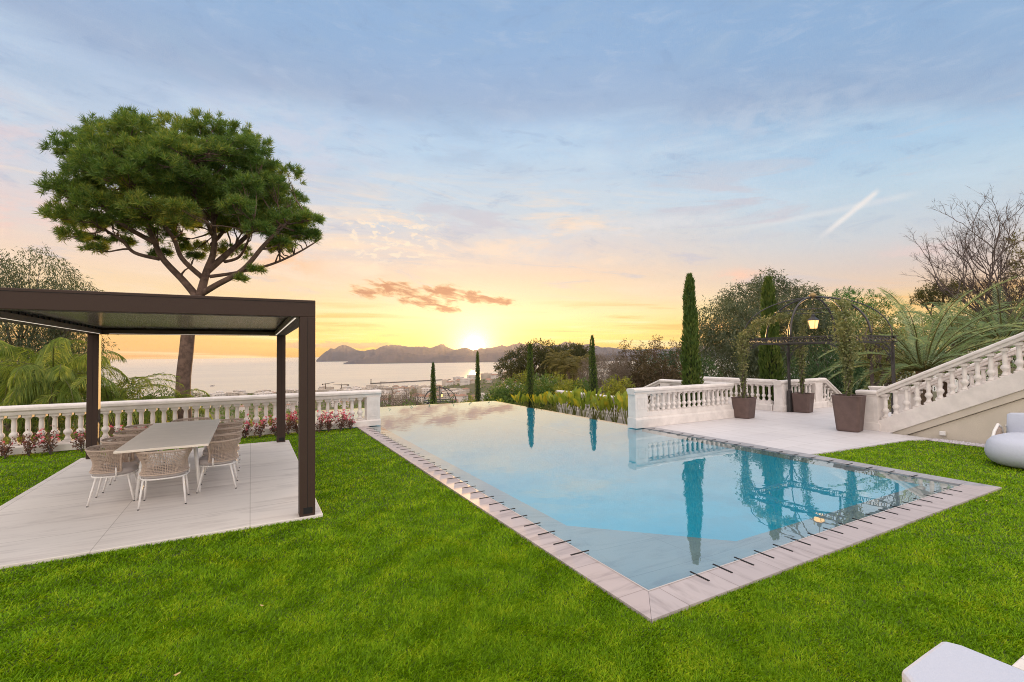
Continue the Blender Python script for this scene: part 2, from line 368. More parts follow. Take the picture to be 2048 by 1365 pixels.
sm = bpy.data.materials.new('sea'); sm.use_nodes = True; T = NT(sm.node_tree); T.n.clear()
v = T.new('ShaderNodeTexCoord').outputs['Object']
g = T.new('ShaderNodeBsdfGlossy'); g.distribution = 'GGX'
mp = T.new('ShaderNodeMapping'); mp.inputs['Rotation'].default_value = (0, 0, R(24)); mp.inputs['Scale'].default_value = (.3, 1.6, 1); T.l.new(v, mp.inputs[0])
nz = T.noise(mp.outputs[0], .0022, 6, .6)
T.put(g.inputs['Color'], T.mix(T.smooth(nz, .35, .65), (.98, .88, .74, 1), (.92, .82, .70, 1)))  # cream of the reflected sunset sky tinted into the water colour
T.put(g.inputs['Roughness'], T.m('ADD', .28, T.m('MULTIPLY', nz, .12)))
T.l.new(g.outputs[0], T.new('ShaderNodeOutputMaterial').inputs[0])
sea = MB()
ns = 64
sea.add([(1300*math.sin(R(a)), 1300*math.cos(R(a)), SEA_Z) for a in np.linspace(-80, 120, ns)]+[(90000*math.sin(R(a)), 90000*math.cos(R(a)), SEA_Z) for a in np.linspace(-80, 120, ns)],
        [(i, i+1, ns+i+1, ns+i) for i in range(ns-1)])
tag(sea.obj('sea', sm), kind='structure')

def hills(name, prof, D, depth, m, seed, rough):
    pa = np.array(prof); az = np.arange(pa[0, 0], pa[-1, 0], .06)
    el = np.interp(az, pa[:, 0], pa[:, 1]); r2 = np.random.default_rng(seed)
    nt = 41; t = np.linspace(0, 1, nt)
    H = (1.8+np.tan(np.radians(el))*D)-SEA_Z                               # ridge height above the sea
    k = 60; ph = r2.uniform(0, 6.28, (k, 2)); fr = r2.uniform(.2, 3.2, k); 
    nz = sum(np.sin(az*fr[i]*2+ph[i, 0])/(1+fr[i]) for i in range(k))+sum(np.sin(az*fr[i]*7+ph[i, 1])/(3+fr[i]) for i in range(30)); H = H*(1+nz*.016)
    A, Tt = np.meshgrid(np.radians(az), t)
    sp_ = sum(np.sin(np.degrees(A)*fr[i]*2.2+Tt*6*np.sin(ph[i, 1])+ph[i, 0])/(1+.5*fr[i]) for i in range(k))
    shape = np.clip(1-np.abs(2*Tt-1)**1.15, 0, 1)
    Hh = H[None, :]*shape*(1+rough*sp_*(1-shape)*.25)
    Rr = D+(Tt-.5)*depth; Z = np.where((Tt == 0) | (Tt == 1), SEA_Z-20, SEA_Z+np.maximum(Hh, -5))
    n0, n1_ = A.shape; idx = np.arange(n0*n1_).reshape(n0, n1_)
    F = np.stack([idx[:-1, :-1], idx[:-1, 1:], idx[1:, 1:], idx[1:, :-1]], -1).reshape(-1, 4)
    tag(grid_obj(name, Rr*np.sin(A), Rr*np.cos(A), Z, F, m), kind='structure')
HILL = mat('wooded_hills', (.048, .050, .066), .95, col2=(.09, .08, .095), vscale=.004, coord='Object')  # bluish mauve of the distant air put into the hill colour
P_BACK = [(6.4, -.4), (6.8, 0), (7.3, .5), (7.9, 1.0), (9, 1.12), (10.0, 1.08), (10.8, .7), (11.9, .62), (12.8, .72), (13.7, 1.2), (14.7, 1.42), (15.4, 1.38), (16.4, 1.0), (17.2, 1.02), (17.7, 1.18), (18.4, 1.0), (19.1, .85), (20.2, 1.34), (20.7, 1.2), (21.3, .85), (22.2, .6), (23.2, .85), (24.2, .72), (25.4, .78), (26.4, .85), (27.5, 1.12), (28, .95), (29.7, 1.4), (30.9, 1.25), (31.5, 1.4), (32.4, 1.25), (33.6, .98), (35.4, 1.35), (36.6, 1.05), (38.1, 1.1), (40.1, .7), (41.8, .5), (46.6, .45), (50.3, .85), (52, .9), (54, .3), (60, -.2)]
hills('mountain_range', P_BACK, 13000, 3600, HILL, 3, .3)
P_FRONT = [(9, -.9), (10, -.5), (11.9, -.1), (13.3, .35), (14.7, .5), (16.1, .28), (18.4, .1), (20, .12), (21.3, -.1), (23.1, -.2), (25, .1), (28, .3), (31, .2), (34, .3), (38, .1), (42, 0), (46, -.3), (50, -.9)]
hills('headland', P_FRONT, 8200, 1900, HILL, 9, .3)

# ------------------------------------------------------------------ lawn
LAWN = mat('lawn_soil', (.06, .11, .006), .95, col2=(.07, .10, .015), vscale=2.2, bump=.8, bscale=60)
SLAB = (-2.70, .73, 5.85, 11.42)                      # x0 x1 y0 y1
CO = (2.38, 8.60, 2.42)                               # coping outer left, right, near
lw_ = MB(); gz = -.03
for x0, x1, y0, y1 in ((-30, CO[0], -12, SLAB[2]), (-30, SLAB[0], SLAB[2], SLAB[3]), (SLAB[1], CO[0], SLAB[2], SLAB[3]), (-30, CO[0], SLAB[3], 12.55), (CO[0], CO[1], -12, CO[2])):
    lw_.add([(x0, y0, gz), (x1, y0, gz), (x1, y1, gz), (x0, y1, gz)], [(0, 1, 2, 3)])
RL = [(8.6, -12), (11.95, -12), (11.95, 4.45), (11.63, 4.60), (8.93, 4.80), (8.60, 4.86)]
lw_.add([(x, y, gz) for x, y in RL], [tuple(range(len(RL)))])
tag(lw_.obj('lawn', LAWN), kind='structure')
def on_lawn(x, y):
    slab = (x > SLAB[0]+.0) & (x < SLAB[1]-.0) & (y > SLAB[2]+.0) & (y < SLAB[3]-.0)
    L = (x < CO[0]+.012) & (y < 12.56) & ~slab
    N = (x >= CO[0]) & (x < CO[1]) & (y < CO[2]+.012)
    yr = np.interp(x, [8.6, 8.93, 11.63, 11.95], [4.86, 4.80, 4.60, 4.45])
    Rr = (x >= CO[1]-.01) & (x < 11.96) & (y < yr)
    stone = (x > 3.78) & (x < 5.6) & (y < 1.07) & (y > .2)
    return (L | N | Rr) & ~stone
def grass():
    out = []
    for (ra, rb, n) in ((1.2, 3.2, 220000), (3.2, 6, 300000), (6, 18, 420000)):
        u = rng.random(n); r = ra*(rb/ra)**u if ra > 1.5 else np.sqrt(ra*ra+u*(rb*rb-ra*ra))
        a = np.radians(rng.uniform(-34, 96, n)); x = r*np.sin(a); y = r*np.cos(a)
        k = on_lawn(x, y); x, y, r = x[k], y[k], r[k]; N = len(x)
        # tufts lean together in patches
        px_ = np.sin(x*9+3*np.sin(y*5))+np.sin(y*11+2*np.sin(x*7+1)); th = px_*.8+rng.normal(0, 1.3, N)
        tilt = np.clip(rng.normal(.55, .28, N), .05, 1.15)
        D = np.stack([np.sin(tilt)*np.cos(th), np.sin(tilt)*np.sin(th), np.cos(tilt)], 1)
        patch = .5+.5*np.sin(x*2.3+1.3*np.sin(y*1.7))*np.sin(y*2.9+np.sin(x*3.1))
        L = (.026+.010*patch)*rng.uniform(.6, 1.35, N)
        Wd = np.maximum(.0046, .0014*r)*rng.uniform(.7, 1.3, N)
        P = np.stack([x, y, np.full(N, -.032)], 1)
        S = unit(np.cross(D, np.array([0, 0, 1.0])+.3*rdir(N)))
        mid = P+D*(L*.55)[:, None]; tip = P+D*L[:, None]+np.stack([np.cos(th), np.sin(th), np.full(N, -.5)], 1)*(L*.25)[:, None]
        W_ = (S*Wd[:, None])*.5
        out.append(np.stack([P-W_, P+W_, mid+W_*.8, tip, mid-W_*.8], 1).reshape(-1, 3))
    return np.concatenate(out)
GM = leafmat('grass_blades', (.095, .205, .004), (.22, .415, .005), (.45, .56, .020), gain=1.0, gloss=.02, trans=.30, pw=.42, patch=3.2, tcol=(1.3, 1.2, .5))
tag(link('lawn_grass', quads_me('lawn_grass', grass(), GM, 5)), kind='stuff')

for (x, y, a_) in ((-0.36, 3.33, .3), (0.08, 3.93, 2.4), (7.63, 2.28, .6)):
    q = MB(); q.add([(-.018, 0, .010), (-.004, -.009, .005), (.016, -.003, .010), (.019, .004, .012), (-.001, .010, .006)], [(0, 1, 4), (1, 2, 3, 4)])
    if 'LEAFDRY' not in globals(): LEAFDRY = mat('dry_leaf', (.52, .36, .16), .8)
    tag(q.obj('fallen_leaf', LEAFDRY, loc=(x, y, .004), rz=a_), 'small dry fallen leaf lying on the lawn', 'leaf', 'dry leaves on the lawn')

# ------------------------------------------------------------------ paving
def stone_mat(name, c1, c2, sx, sy, tile=None, rough=.5, jc=(.3, .28, .27), vein=.5):
    m = bpy.data.materials.new(name); m.use_nodes = True; T = NT(m.node_tree); b = m.node_tree.nodes['Principled BSDF']
    v = T.new('ShaderNodeTexCoord').outputs['Object']
    mp = T.new('ShaderNodeMapping'); mp.inputs['Scale'].default_value = (sx, sy, 1); mp.inputs['Rotation'].default_value = (0, 0, .18); T.l.new(v, mp.inputs[0])
    n = T.noise(mp.outputs[0], 1.6, 8, .65, .9); n2 = T.noise(v, .9, 4, .6)
    c = T.mix(T.m('MULTIPLY', T.smooth(n, .46, .70), vein), (*c1, 1), (*c2, 1))
    c = T.mix(T.m('MULTIPLY', T.smooth(n2, .35, .7), .25), c, (*[x*.75 for x in c1], 1))
    if tile:
        bk = T.new('ShaderNodeTexBrick'); bk.offset = tile[2]; T.l.new(v, bk.inputs['Vector'])
        bk.inputs['Scale'].default_value = 1; bk.inputs['Brick Width'].default_value = tile[0]; bk.inputs['Row Height'].default_value = tile[1]
        bk.inputs['Mortar Size'].default_value = .004; bk.inputs['Mortar Smooth'].default_value = 0
        bk.inputs['Color1'].default_value = (1, 1, 1, 1); bk.inputs['Color2'].default_value = (.93, .93, .94, 1); bk.inputs['Mortar'].default_value = (.62, .60, .58, 1)
        c = T.mix(1.0, c, bk.outputs[0], 'MULTIPLY')
    T.put(b.inputs['Base Color'], c)
    T.put(b.inputs['Roughness'], T.m('ADD', rough, T.m('MULTIPLY', n2, .15)))
    bn_ = T.new('ShaderNodeBump'); bn_.inputs['Strength'].default_value = .12; bn_.inputs['Distance'].default_value = .004
    T.put(bn_.inputs['Height'], n); T.l.new(bn_.outputs[0], b.inputs['Normal'])
    return m
PATIO = stone_mat('pale_patio_tile', (.78, .72, .66), (.50, .44, .40), .5, 3.2, (1.31, 1.31, 0.0), .42, vein=.65)
TERR = stone_mat('pale_terrace_tile', (.66, .63, .64), (.50, .465, .46), 3.0, .45, (1.2, .6, .5), .42, vein=.4)
COPX = stone_mat('veined_coping_stone', (.48, .405, .39), (.27, .22, .215), .7, 4.5, (3, .55, 0), .40, vein=.7)
COPY = stone_mat('veined_coping_stone_cross', (.47, .41, .405), (.27, .225, .22), 4.5, .7, (.55, 3, 0), .40, vein=.7)
COPG = stone_mat('grey_coping_stone', (.36, .355, .375), (.19, .185, .20), .7, 4.5, (3, .55, 0), .40, vein=.6)
pt = MB(); pt.box(SLAB[0], SLAB[1], SLAB[2], SLAB[3], -.12, .004)
o = pt.obj('patio', PATIO, bevel=.006); tag(o, kind='structure')
tr = MB(); tr.prism([(8.60, 4.86), (8.93, 4.80), (11.63, 4.60), (11.95, 4.45), (12.2, 4.45), (12.2, 5.2), (14.2, 5.2), (16.4, 5.2), (16.4, 8.9), (14.2, 8.9), (14.2, 11.5), (11.9, 11.5), (11.9, 8.7), (8.60, 8.7)], -.15, -.002)
tag(tr.obj('terrace', TERR), kind='structure')
gv_ = MB(); gv_.add([(11.95, -12, -.012), (12.32, -12, -.012), (12.32, 4.45, -.012), (11.95, 4.45, -.012)], [(0, 1, 2, 3)])
tag(gv_.obj('gravel_strip', mat('pale_gravel', (.55, .52, .55), .95, var=.5, vscale=60, bump=1, bscale=60)), kind='structure')
peb = MB()
for i in range(1500):
    y = random.uniform(-1, 4.4); x = random.uniform(11.97, 12.30); s = random.uniform(.011, .022); a = random.uniform(0, 6.28)
    peb.add([(x+s*math.cos(a+k*1.57)*(.8+.4*(k % 2)), y+s*math.sin(a+k*1.57), -.012) for k in range(4)]+[(x, y, -.012+s*.8)], [(0, 1, 4), (1, 2, 4), (2, 3, 4), (3, 0, 4)])
tag(peb.obj('white_pebbles', mat('white_pebble', (.66, .62, .66), .8, var=.3, vscale=40), smooth=True), kind='stuff')
st_ = MB()
for i in range(3): st_.box(3.80+i*.62, 4.40+i*.62, -.2, 1.06, -.06, .004)
tag(st_.obj('stepping_slabs', PATIO, bevel=.008), kind='structure')

# pool coping
XL, XR, YN = CO[0], CO[1], CO[2]; IL, IR, IN = 2.65, 8.32, 2.72; YE = 8.72
a = MB(); a.prism([(XL, YN), (IL, IN), (IL, 12.9), (XL, 12.9)], -.16, 0.0); tag(a.obj('pool_coping', COPX), kind='structure')
a = MB(); a.prism([(XL+.003, YN), (XR-.003, YN), (IR, IN), (IL+.003, IN)], -.16, 0.0); tag(a.obj('pool_coping', COPY), kind='structure')
a = MB(); a.prism([(XR, YN+.003), (XR, YE), (IR, YE), (IR, IN)], -.16, 0.0); tag(a.obj('pool_coping', COPG), kind='structure')
jl = MB(); w = .013
for q in ([(IL-w, IN-w), (IL, IN), (IL, 12.5), (IL-w, 12.5)], [(IL, IN), (IL-w, IN-w), (IR+w, IN-w), (IR, IN)], [(IR, IN), (IR+w, IN-w), (IR+w, 8.5), (IR, 8.5)]):
    jl.add([(x, y, .0035) for x, y in q], [(0, 1, 2, 3)])
tag(jl.obj('coping_edge_line', mat('pale_joint', (.52, .47, .45), .5)), kind='structure')
sl_ = MB(); h = .0075
for k in range(32): y = 3.53+k*.2765; sl_.box(2.515, 2.715, y-h, y+h, .0, .006)
for k in range(18): x = 3.17+k*.278; sl_.box(x-h, x+h, 2.59, 2.775, .0, .006)
for k in range(19): y = 3.25+k*.283; sl_.box(8.24, 8.43, y-h, y+h, .0, .006)
tag(sl_.obj('overflow_slots', DARK), kind='structure')

# pool basin: wet shelf, deep basin, catch edge
WZ = -.012
SX, SY, RX = 3.05, 3.14, 8.25
sh = MB()
z0, z1 = -.02, -.085


V = [(IL, IN, z0), (IR, IN, z0), (IR, 8.57, z0), (IL, 12.9, z0), (SX, 4.35, z1), (4.25, SY, z1), (RX, SY, z1), (RX, 8.57, z1), (SX, 12.9, z1)]
sh.add(V, [(0, 4, 8, 3), (0, 5, 4), (0, 1, 6, 5), (1, 2, 7, 6)])
tag(sh.obj('pool_shelf', stone_mat('wet_shelf_stone', (.34, .36, .36), (.16, .17, .18), .8, 5, (.9, .6, 0), .5, vein=.6)), kind='structure')
TILE = mat('turquoise_pool_tile', (.005, .47, .65), .4, var=.12, vscale=2.5)
bs = MB(); zb = -.36
ring = [(SX, 4.35), (4.25, SY), (RX, SY), (RX, 8.57), (8.28, 8.60), (8.28, 16.72), (1.45, 17.2), (1.45, 12.95), (SX, 12.9)]
n = len(ring)
inner = [(SX+.35, 4.6), (4.45, SY+.45), (RX-.6, SY+.45), (RX-.6, 8.57), (7.65, 8.62), (7.65, 16.05), (2.1, 16.55), (2.1, 13.5), (SX+.45, 13.4)]
bs.add([(x, y, z1-.002 if i in (0, 1, 2, 3, 8) else WZ-.004) for i, (x, y) in enumerate(ring)]+[(x, y, zb) for x, y in inner],
       [(i, (i+1) % n, n+(i+1) % n, n+i) for i in range(n)]+[tuple(range(n, 2*n))])
tag(bs.obj('pool_basin', TILE), kind='structure')
wm = bpy.data.materials.new('pool_water'); wm.use_nodes = True; T = NT(wm.node_tree); T.n.clear()
fr = T.new('ShaderNodeLayerWeight'); fac = T.m('ADD', .04, T.m('MULTIPLY', T.m('POWER', fr.outputs['Facing'], 2.0), .93))
tp = T.new('ShaderNodeBsdfTransparent'); tp.inputs[0].default_value = (.80, .96, 1, 1)
gl = T.new('ShaderNodeBsdfGlossy'); gl.inputs['Roughness'].default_value = .0
v = T.new('ShaderNodeTexCoord').outputs['Object']
bp = T.new('ShaderNodeBump'); bp.inputs['Strength'].default_value = .05; bp.inputs['Distance'].default_value = .02
T.put(bp.inputs['Height'], T.noise(v, 3.0, 2, .5)); T.l.new(bp.outputs[0], gl.inputs['Normal'])
mx = T.new('ShaderNodeMixShader'); T.l.new(fac, mx.inputs[0]); T.l.new(tp.outputs[0], mx.inputs[1]); T.l.new(gl.outputs[0], mx.inputs[2])
T.l.new(mx.outputs[0], T.new('ShaderNodeOutputMaterial').inputs[0])
wa = MB(); poly = [(IL, IN), (IR, IN), (IR, 8.57), (8.40, 8.60), (8.40, 16.80), (1.40, 17.3), (1.40, 12.9), (IL, 12.9)]
wa.add([(x, y, WZ) for x, y in poly], [tuple(range(len(poly)))])
tag(wa.obj('pool_water', wm), kind='structure')
ew = MB()
EDG = mat('dark_wet_edge', (.10, .11, .10), .4, var=.3, vscale=6)
ew.prism([(8.28, 8.6), (8.40, 8.6), (8.40, 16.80), (1.40, 17.3), (1.40, 17.2), (8.28, 16.72)], -1.6, WZ-.004)
tag(ew.obj('infinity_edge', EDG), kind='structure')
pl_ = thing('pool_light', 'small round lit lamp under the water at the far right pool wall', 'pool light', (8.245, 5.96, -.19), 0)
lm = MB(); lm.lathe([(.02, 0), (.05, 0), (.06, .008), (.06, .02)], n=20); q = lm.obj('rim', FRAME, pl_); q.rotation_euler = (0, R(-90), 0)
lm = MB(); lm.lathe([(.01, .024), (.044, .024), (.048, .019)], n=20); q = lm.obj('lens', emis('pool_lamp_lens', (.75, .95, 1.0), 8), pl_); q.rotation_euler = (0, R(-90), 0)

# ================================================================== BUILT THINGS
# ------------------------------------------------------------------ balustrades
def baluster_me(h, r, n=14, m=WHITE):
    b = MB(); s = r*.98; k = h
    b.box(-s, s, -s, s, 0, .055*k); b.box(-s, s, -s, s, .90*k, k)
    b.lathe([(r*.80, .055*k), (r*.84, .09*k), (r*.60, .14*k), (r*.50, .20*k), (r*.70, .25*k), (r*.98, .30*k), (r*1.0, .345*k), (r*.86, .39*k), (r*.56, .43*k), (r*.52, .45*k),
             (r*.60, .55*k), (r*.58, .70*k), (r*.50, .82*k), (r*.66, .855*k), (r*.80, .88*k), (r*.80, .90*k)], n=n)
    me = b.me('baluster', m); 
    for p in me.polygons: p.use_smooth = len(p.vertices) == 4 and abs(p.normal.z) < .98 and p.area < s*s*.6
    return me
def cap(w, h):                                  # moulded handrail profile
    return [(-w*.70, 0), (-w*.76, .18*h), (-w*.80, .38*h), (-w, .52*h), (-w, .78*h), (-w*.90, .92*h), (-w*.6, h), (w*.6, h), (w*.90, .92*h), (w, .78*h), (w, .52*h), (w*.80, .38*h), (w*.76, .18*h), (w*.70, 0)]
def balustrade(label, P0, P1, plinth, bz, rz0, top, sp, wide=.13, pillars=(), pw=.3, r=.066, slope0=0.0, slope1=0.0, name='balustrade', group=None, skirt=.0, z0=0.0, ends=.2, panel=True):
    """from P0 to P1 in plan; heights above z0, z0+slope along the run when slope1 != slope0"""
    P0, P1 = np.array(P0, float), np.array(P1, float); L = np.linalg.norm(P1-P0); d = (P1-P0)/L; ang = math.atan2(d[1], d[0])
    t = thing(name, label, 'balustrade', (P0[0], P0[1], z0), ang, group)
    zz = lambda s: slope0+(slope1-slope0)*s/L
    def sweep(nm, prof, a, b_): MB().sweep(prof, (a, 0, zz(a)), (b_, 0, zz(b_))).obj(nm, WHITE, t, bevel=.004)
    w = wide
    sweep('plinth', [(-w*1.15, -skirt), (-w*1.15, plinth*.80), (-w*1.02, plinth), (w*1.02, plinth), (w*1.15, plinth*.80), (w*1.15, -skirt)], 0, L)
    if bz > plinth+.02: sweep('base_course', [(-w*.86, plinth), (-w*.86, bz), (w*.86, bz), (w*.86, plinth)], .06, L-.06)
    sweep('handrail', [(x, y+rz0) for x, y in cap(w*1.12, top-rz0)], -.02, L+.02)
    me = baluster_me(rz0-bz+.012, r)
    first = None; n = int((L-2*ends)/sp); off = (L-n*sp)/2
    for i in range(n+1):
        s = off+i*sp
        if any(abs(s-p) < pw*.5+r*.7 for p in pillars): continue
        link('baluster', me, t, (s, 0, zz(s)+bz-.006))
    for p in pillars:
        q = MB(); q.box(p-pw/2, p+pw/2, -w*.98, w*.98, zz(p)+plinth-.03, zz(p)+rz0+.01)
        if panel:
            e = .006
            for sgn in (-1, 1):
                y0 = sgn*w*.98; y1 = sgn*(w*.98+e)
                a, c = p-pw*.32, p+pw*.32; l, h_ = zz(p)+bz+.08, zz(p)+rz0-.08
                for (u0, u1, v0, v1) in ((a, c, l, l+.016), (a, c, h_-.016, h_), (a, a+.016, l+.016, h_-.016), (c-.016, c, l+.016, h_-.016)):
                    q.box(u0, u1, min(y0, y1), max(y0, y1), v0, v1)
        q.obj('pillar', WHITE, t)
    return t
lb = balustrade('long white stone balustrade behind the pergola ending in a square pillar at the pool', (-9.0, 12.70), (2.97, 12.70), .155, .165, .735, .915, .196, wide=.135, pillars=(11.79,), pw=.34, r=.072, ends=.05)
rb = balustrade('white balustrade standing in the pool edge with the terrace behind it', (8.05, 8.71), (11.66, 8.71), .245, .36, .80, .95, .186, wide=.13, pillars=(.20,), pw=.38, r=.06, ends=.1)
balustrade('white balustrade corner run behind the gazebo level before its slope', (13.86, 8.72), (16.25, 8.72), .20, .28, .78, .93, .19, wide=.13, pillars=(.22, 1.98), pw=.40, r=.058, ends=.1)
balustrade('white balustrade run sloping down to the right behind the gazebo', (16.27, 8.72), (18.2, 8.72), .20, .28, .78, .93, .19, wide=.13, pillars=(), r=.058, ends=.1, slope0=0, slope1=-1.15, skirt=.8)
balustrade('white balustrade receding from the gazebo corner pillar behind the tall cypress', (14.0, 8.90), (14.0, 11.5), .20, .28, .78, .95, .19, wide=.13, pillars=(), r=.058, ends=.1)
balustrade('white balustrade receding behind the terrace balustrade and the cypress beside the pool', (11.92, 9.0), (11.92, 11.42), .20, .28, .78, .93, .19, wide=.13, pillars=(2.2,), pw=.4, r=.058, ends=.1)
balustrade('short white balustrade sloping down left beyond the cypress beside the pool', (11.92, 11.44), (11.92, 13.0), .20, .28, .78, .93, .19, wide=.13, r=.058, ends=.1, slope0=0, slope1=-.62, skirt=1.0)
balustrade('low white balustrade behind the banana plants on the lower terrace', (12.0, 13.1), (12.0, 17.6), .20, .28, .78, .93, .19, wide=.13, pillars=(.2, 4.3), pw=.4, r=.058, z0=-.74, skirt=1.6)

# ------------------------------------------------------------------ staircase on the right
SLP = .512
st = thing('staircase', 'white stone staircase rising to the right with cream stucco side wall', 'staircase', (12.35, 5.48, 0))
Y0, Y1 = 0.0, -6.4                                     # local y along the flight (negative = up, towards the house)
zs = lambda y: -y*SLP
def ysweep(mb, prof, x0, x1):                          # prof: (y,z) polygon, extruded in x
    n = len(prof); return mb.add([(x0, y, z) for y, z in prof]+[(x1, y, z) for y, z in prof], [(i, (i+1) % n, n+(i+1) % n, n+i) for i in range(n)]+[tuple(range(n-1, -1, -1)), tuple(range(n, 2*n))])
def band(y0, y1, a, b): return [(y0, max(zs(y0)+a, -.08) if False else zs(y0)+a), (y1, zs(y1)+a), (y1, zs(y1)+b), (y0, zs(y0)+b)]
m = MB(); ysweep(m, [(.0, -.08), (-.14, -.08), (Y1, zs(Y1)-.12), (Y1, zs(Y1)+.215), (.0, .215)], .0, .22); m.obj('stringer', WHITE, st, bevel=.008)
m = MB(); ysweep(m, [(-.14, -.085), (-.42, -.085), (Y1, zs(Y1)-.262), (Y1, zs(Y1)-.122), (-.145, -.06)], .035, .2); m.obj('moulding', mat('cream_moulding', (.62, .55, .46), .8, var=.08, vscale=3), st, bevel=.008)
m = MB(); ysweep(m, [(-.43, -.1), (Y1, -.1), (Y1, zs(Y1)-.265), (-.43, -.09)], .09, .2); m.obj('side_wall', STUCCO, st)
m = MB()
for k in range(36):
    y = -.10-k*.176; z = (k+1)*.09
    m.box(.222, 1.58, y-.176, y, max(-.1, z-.3), z)
m.obj('steps', PATIO, st)
m = MB(); ysweep(m, [(.0, -.08), (-.14, -.08), (Y1, zs(Y1)-.35), (Y1, zs(Y1)+.215), (.0, .215)], 1.6, 1.82); m.obj('stringer', WHITE, st, bevel=.008)
wl = thing('wall_light', 'small white wall light low on the cream stair wall', 'wall light', (12.44, 4.33, .08))
MB().box(-.02, .0, -.035, .035, -.03, .05).obj('mount', FRAME, wl, bevel=.005)
m = MB(); ysweep(m, [(-.05, -.025), (.05, -.025), (.05, .06), (-.05, .06)], -.085, -.021); m.obj('housing', FRAME, wl, bevel=.012)
def stair_rail(x, label, y_top):
    t = thing('stair_balustrade', label, 'balustrade', (x, 5.48, 0))
    Lr = -y_top
    MB().sweep([(a, b+.76) for a, b in cap(.145, .145)], (0, -.02, zs(-.02)), (0, y_top, zs(y_top))).obj('handrail', WHITE, t, bevel=.004)
    q = MB(); q.box(-.16, .16, -.06, .36, .0, .17); q.box(-.135, .135, -.03, .33, .17, .745)
    for sgn in (-1, 1):
        x0, x1 = sorted((sgn*.135, sgn*.141))
        for (u0, u1, v0, v1) in ((.04, .26, .24, .256), (.04, .26, .664, .68), (.04, .056, .256, .664), (.244, .26, .256, .664)): q.box(x0, x1, u0, u1, v0, v1)
    q.obj('pillar', WHITE, t)
    MB().sweep([(a, b+.745) for a, b in cap(.165, .145)], (0, .40, 0), (0, -.025, 0)).obj('pillar_cap', WHITE, t, bevel=.004)
    me = baluster_me(.56, .066)
    k = 0
    while -.13-k*.195 > y_top+.1:
        y = -.13-k*.195; link('baluster', me, t, (0, y, zs(y)+.20)); k += 1
    return t
stair_rail(12.47, 'white sloping stair balustrade with square pillar, nearest the lawn', -6.3)
stair_rail(14.06, 'white sloping stair balustrade on the far side of the steps catching warm light', -6.3)

# ------------------------------------------------------------------ pergola
pg = thing('pergola', 'dark bronze louvred pergola over the dining table', 'pergola', (-.97, 8.62, 0))
px0, px1, py0, py1 = -1.62, 1.62, -2.75, 2.75; PW = .165; ZB, ZT = 2.255, 2.447
for x in (px0, px1-PW):
    for y in (py0, py1-PW):
        m = MB(); m.box(x, x+PW, y, y+PW, .004, ZB); p_ = m.obj('post', BROWN, pg, bevel=.006)
        g = MB(); g.box(x+PW*.49, x+PW*.51, y-.0025, y-.0001, .05, ZB-.002); g.box(x+.04, x+PW-.03, y-.003, y-.0001, .03, .10); g.obj('seam', DARK, p_)
def rail(x0, x1, y0, y1): 
    m = MB(); m.box(x0, x1, y0, y1, ZB, ZT); o = m.obj('beam', BROWN, pg, bevel=.006); return o
rail(px0, px1, py0, py0+PW); rail(px0, px1, py1-PW, py1); rail(px0, px0+PW, py0+PW+.001, py1-PW-.001); rail(px1-PW, px1, py0+PW+.001, py1-PW-.001)
m = MB(); m.box(px0+.002, px1-.002, py0-.004, py0-.0005, ZT-.030, ZT-.026); m.obj('trim_line', DARK, pg)
LOUV = mat('grey_louvre', (.20, .19, .175), .22, metal=.35, spec=.6)
for k in range(26):
    y = py0+PW+.02+k*.1985
    q = MB(); q.add([(px0+PW+.006, y, 2.372), (px1-PW-.006, y, 2.372), (px1-PW-.006, y+.196, 2.366), (px0+PW+.006, y+.196, 2.366),
                     (px0+PW+.006, y, 2.392), (px1-PW-.006, y, 2.392), (px1-PW-.006, y+.196, 2.386), (px0+PW+.006, y+.196, 2.386)], [(0, 3, 2, 1), (4, 5, 6, 7), (0, 1, 5, 4), (1, 2, 6, 5), (2, 3, 7, 6), (3, 0, 4, 7)])
    lo_ = q.obj('louvre', LOUV, pg)
    if k < 26:
        e = MB(); 
        e.box(px0+PW+.0062, px0+PW+.018, y+.09, y+.11, 2.33, 2.366); e.obj('pivot', DARK, lo_)
GUT = mat('bronze_gutter', (.11, .075, .055), .45)
LED = emis('led_strip', (1, .86, .72), .7)
for (x0, x1, y0, y1) in ((px0+PW, px0+PW+.05, py0+PW, py1-PW), (px1-PW-.05, px1-PW, py0+PW, py1-PW), (px0+PW+.051, px1-PW-.051, py1-PW-.05, py1-PW)):
    gb = MB().box(x0+.0005, x1-.0005, y0+.001, y1-.001, 2.262, 2.33).obj('gutter', GUT, pg)
    c = ((x0+x1)/2, (y0+y1)/2)
    if x1-x0 < .1: b = (c[0]-.008, c[0]+.008, y0+.1, y1-.1)
    else: b = (x0+.1, x1-.1, c[1]-.008, c[1]+.008)
    MB().box(b[0], b[1], b[2], b[3], 2.2575, 2.2615).obj('light_strip', LED, gb)

# ------------------------------------------------------------------ dining table and chairs
TZ = .72
tb = thing('dining_table', 'long cream rectangular dining table under the pergola', 'table', (-.93, 8.47, .004))
m = MB(); m.box(-.468, .468, -1.36, 1.36, TZ-.030, TZ); m.obj('tabletop', TABLE, tb, bevel=.006)
for sx in (-1, 1):
    for sy in (-1, 1):
        m = MB(); m.tube([(sx*.27, sy*.72, TZ-.031), (sx*.34, sy*.84, 0)], [.028, .018], 10); m.obj('leg', FRAME, tb, smooth=True)
m = MB(); m.box(-.12, .12, -1.1, 1.1, TZ-.06, TZ-.031); m.obj('apron', FRAME, tb)

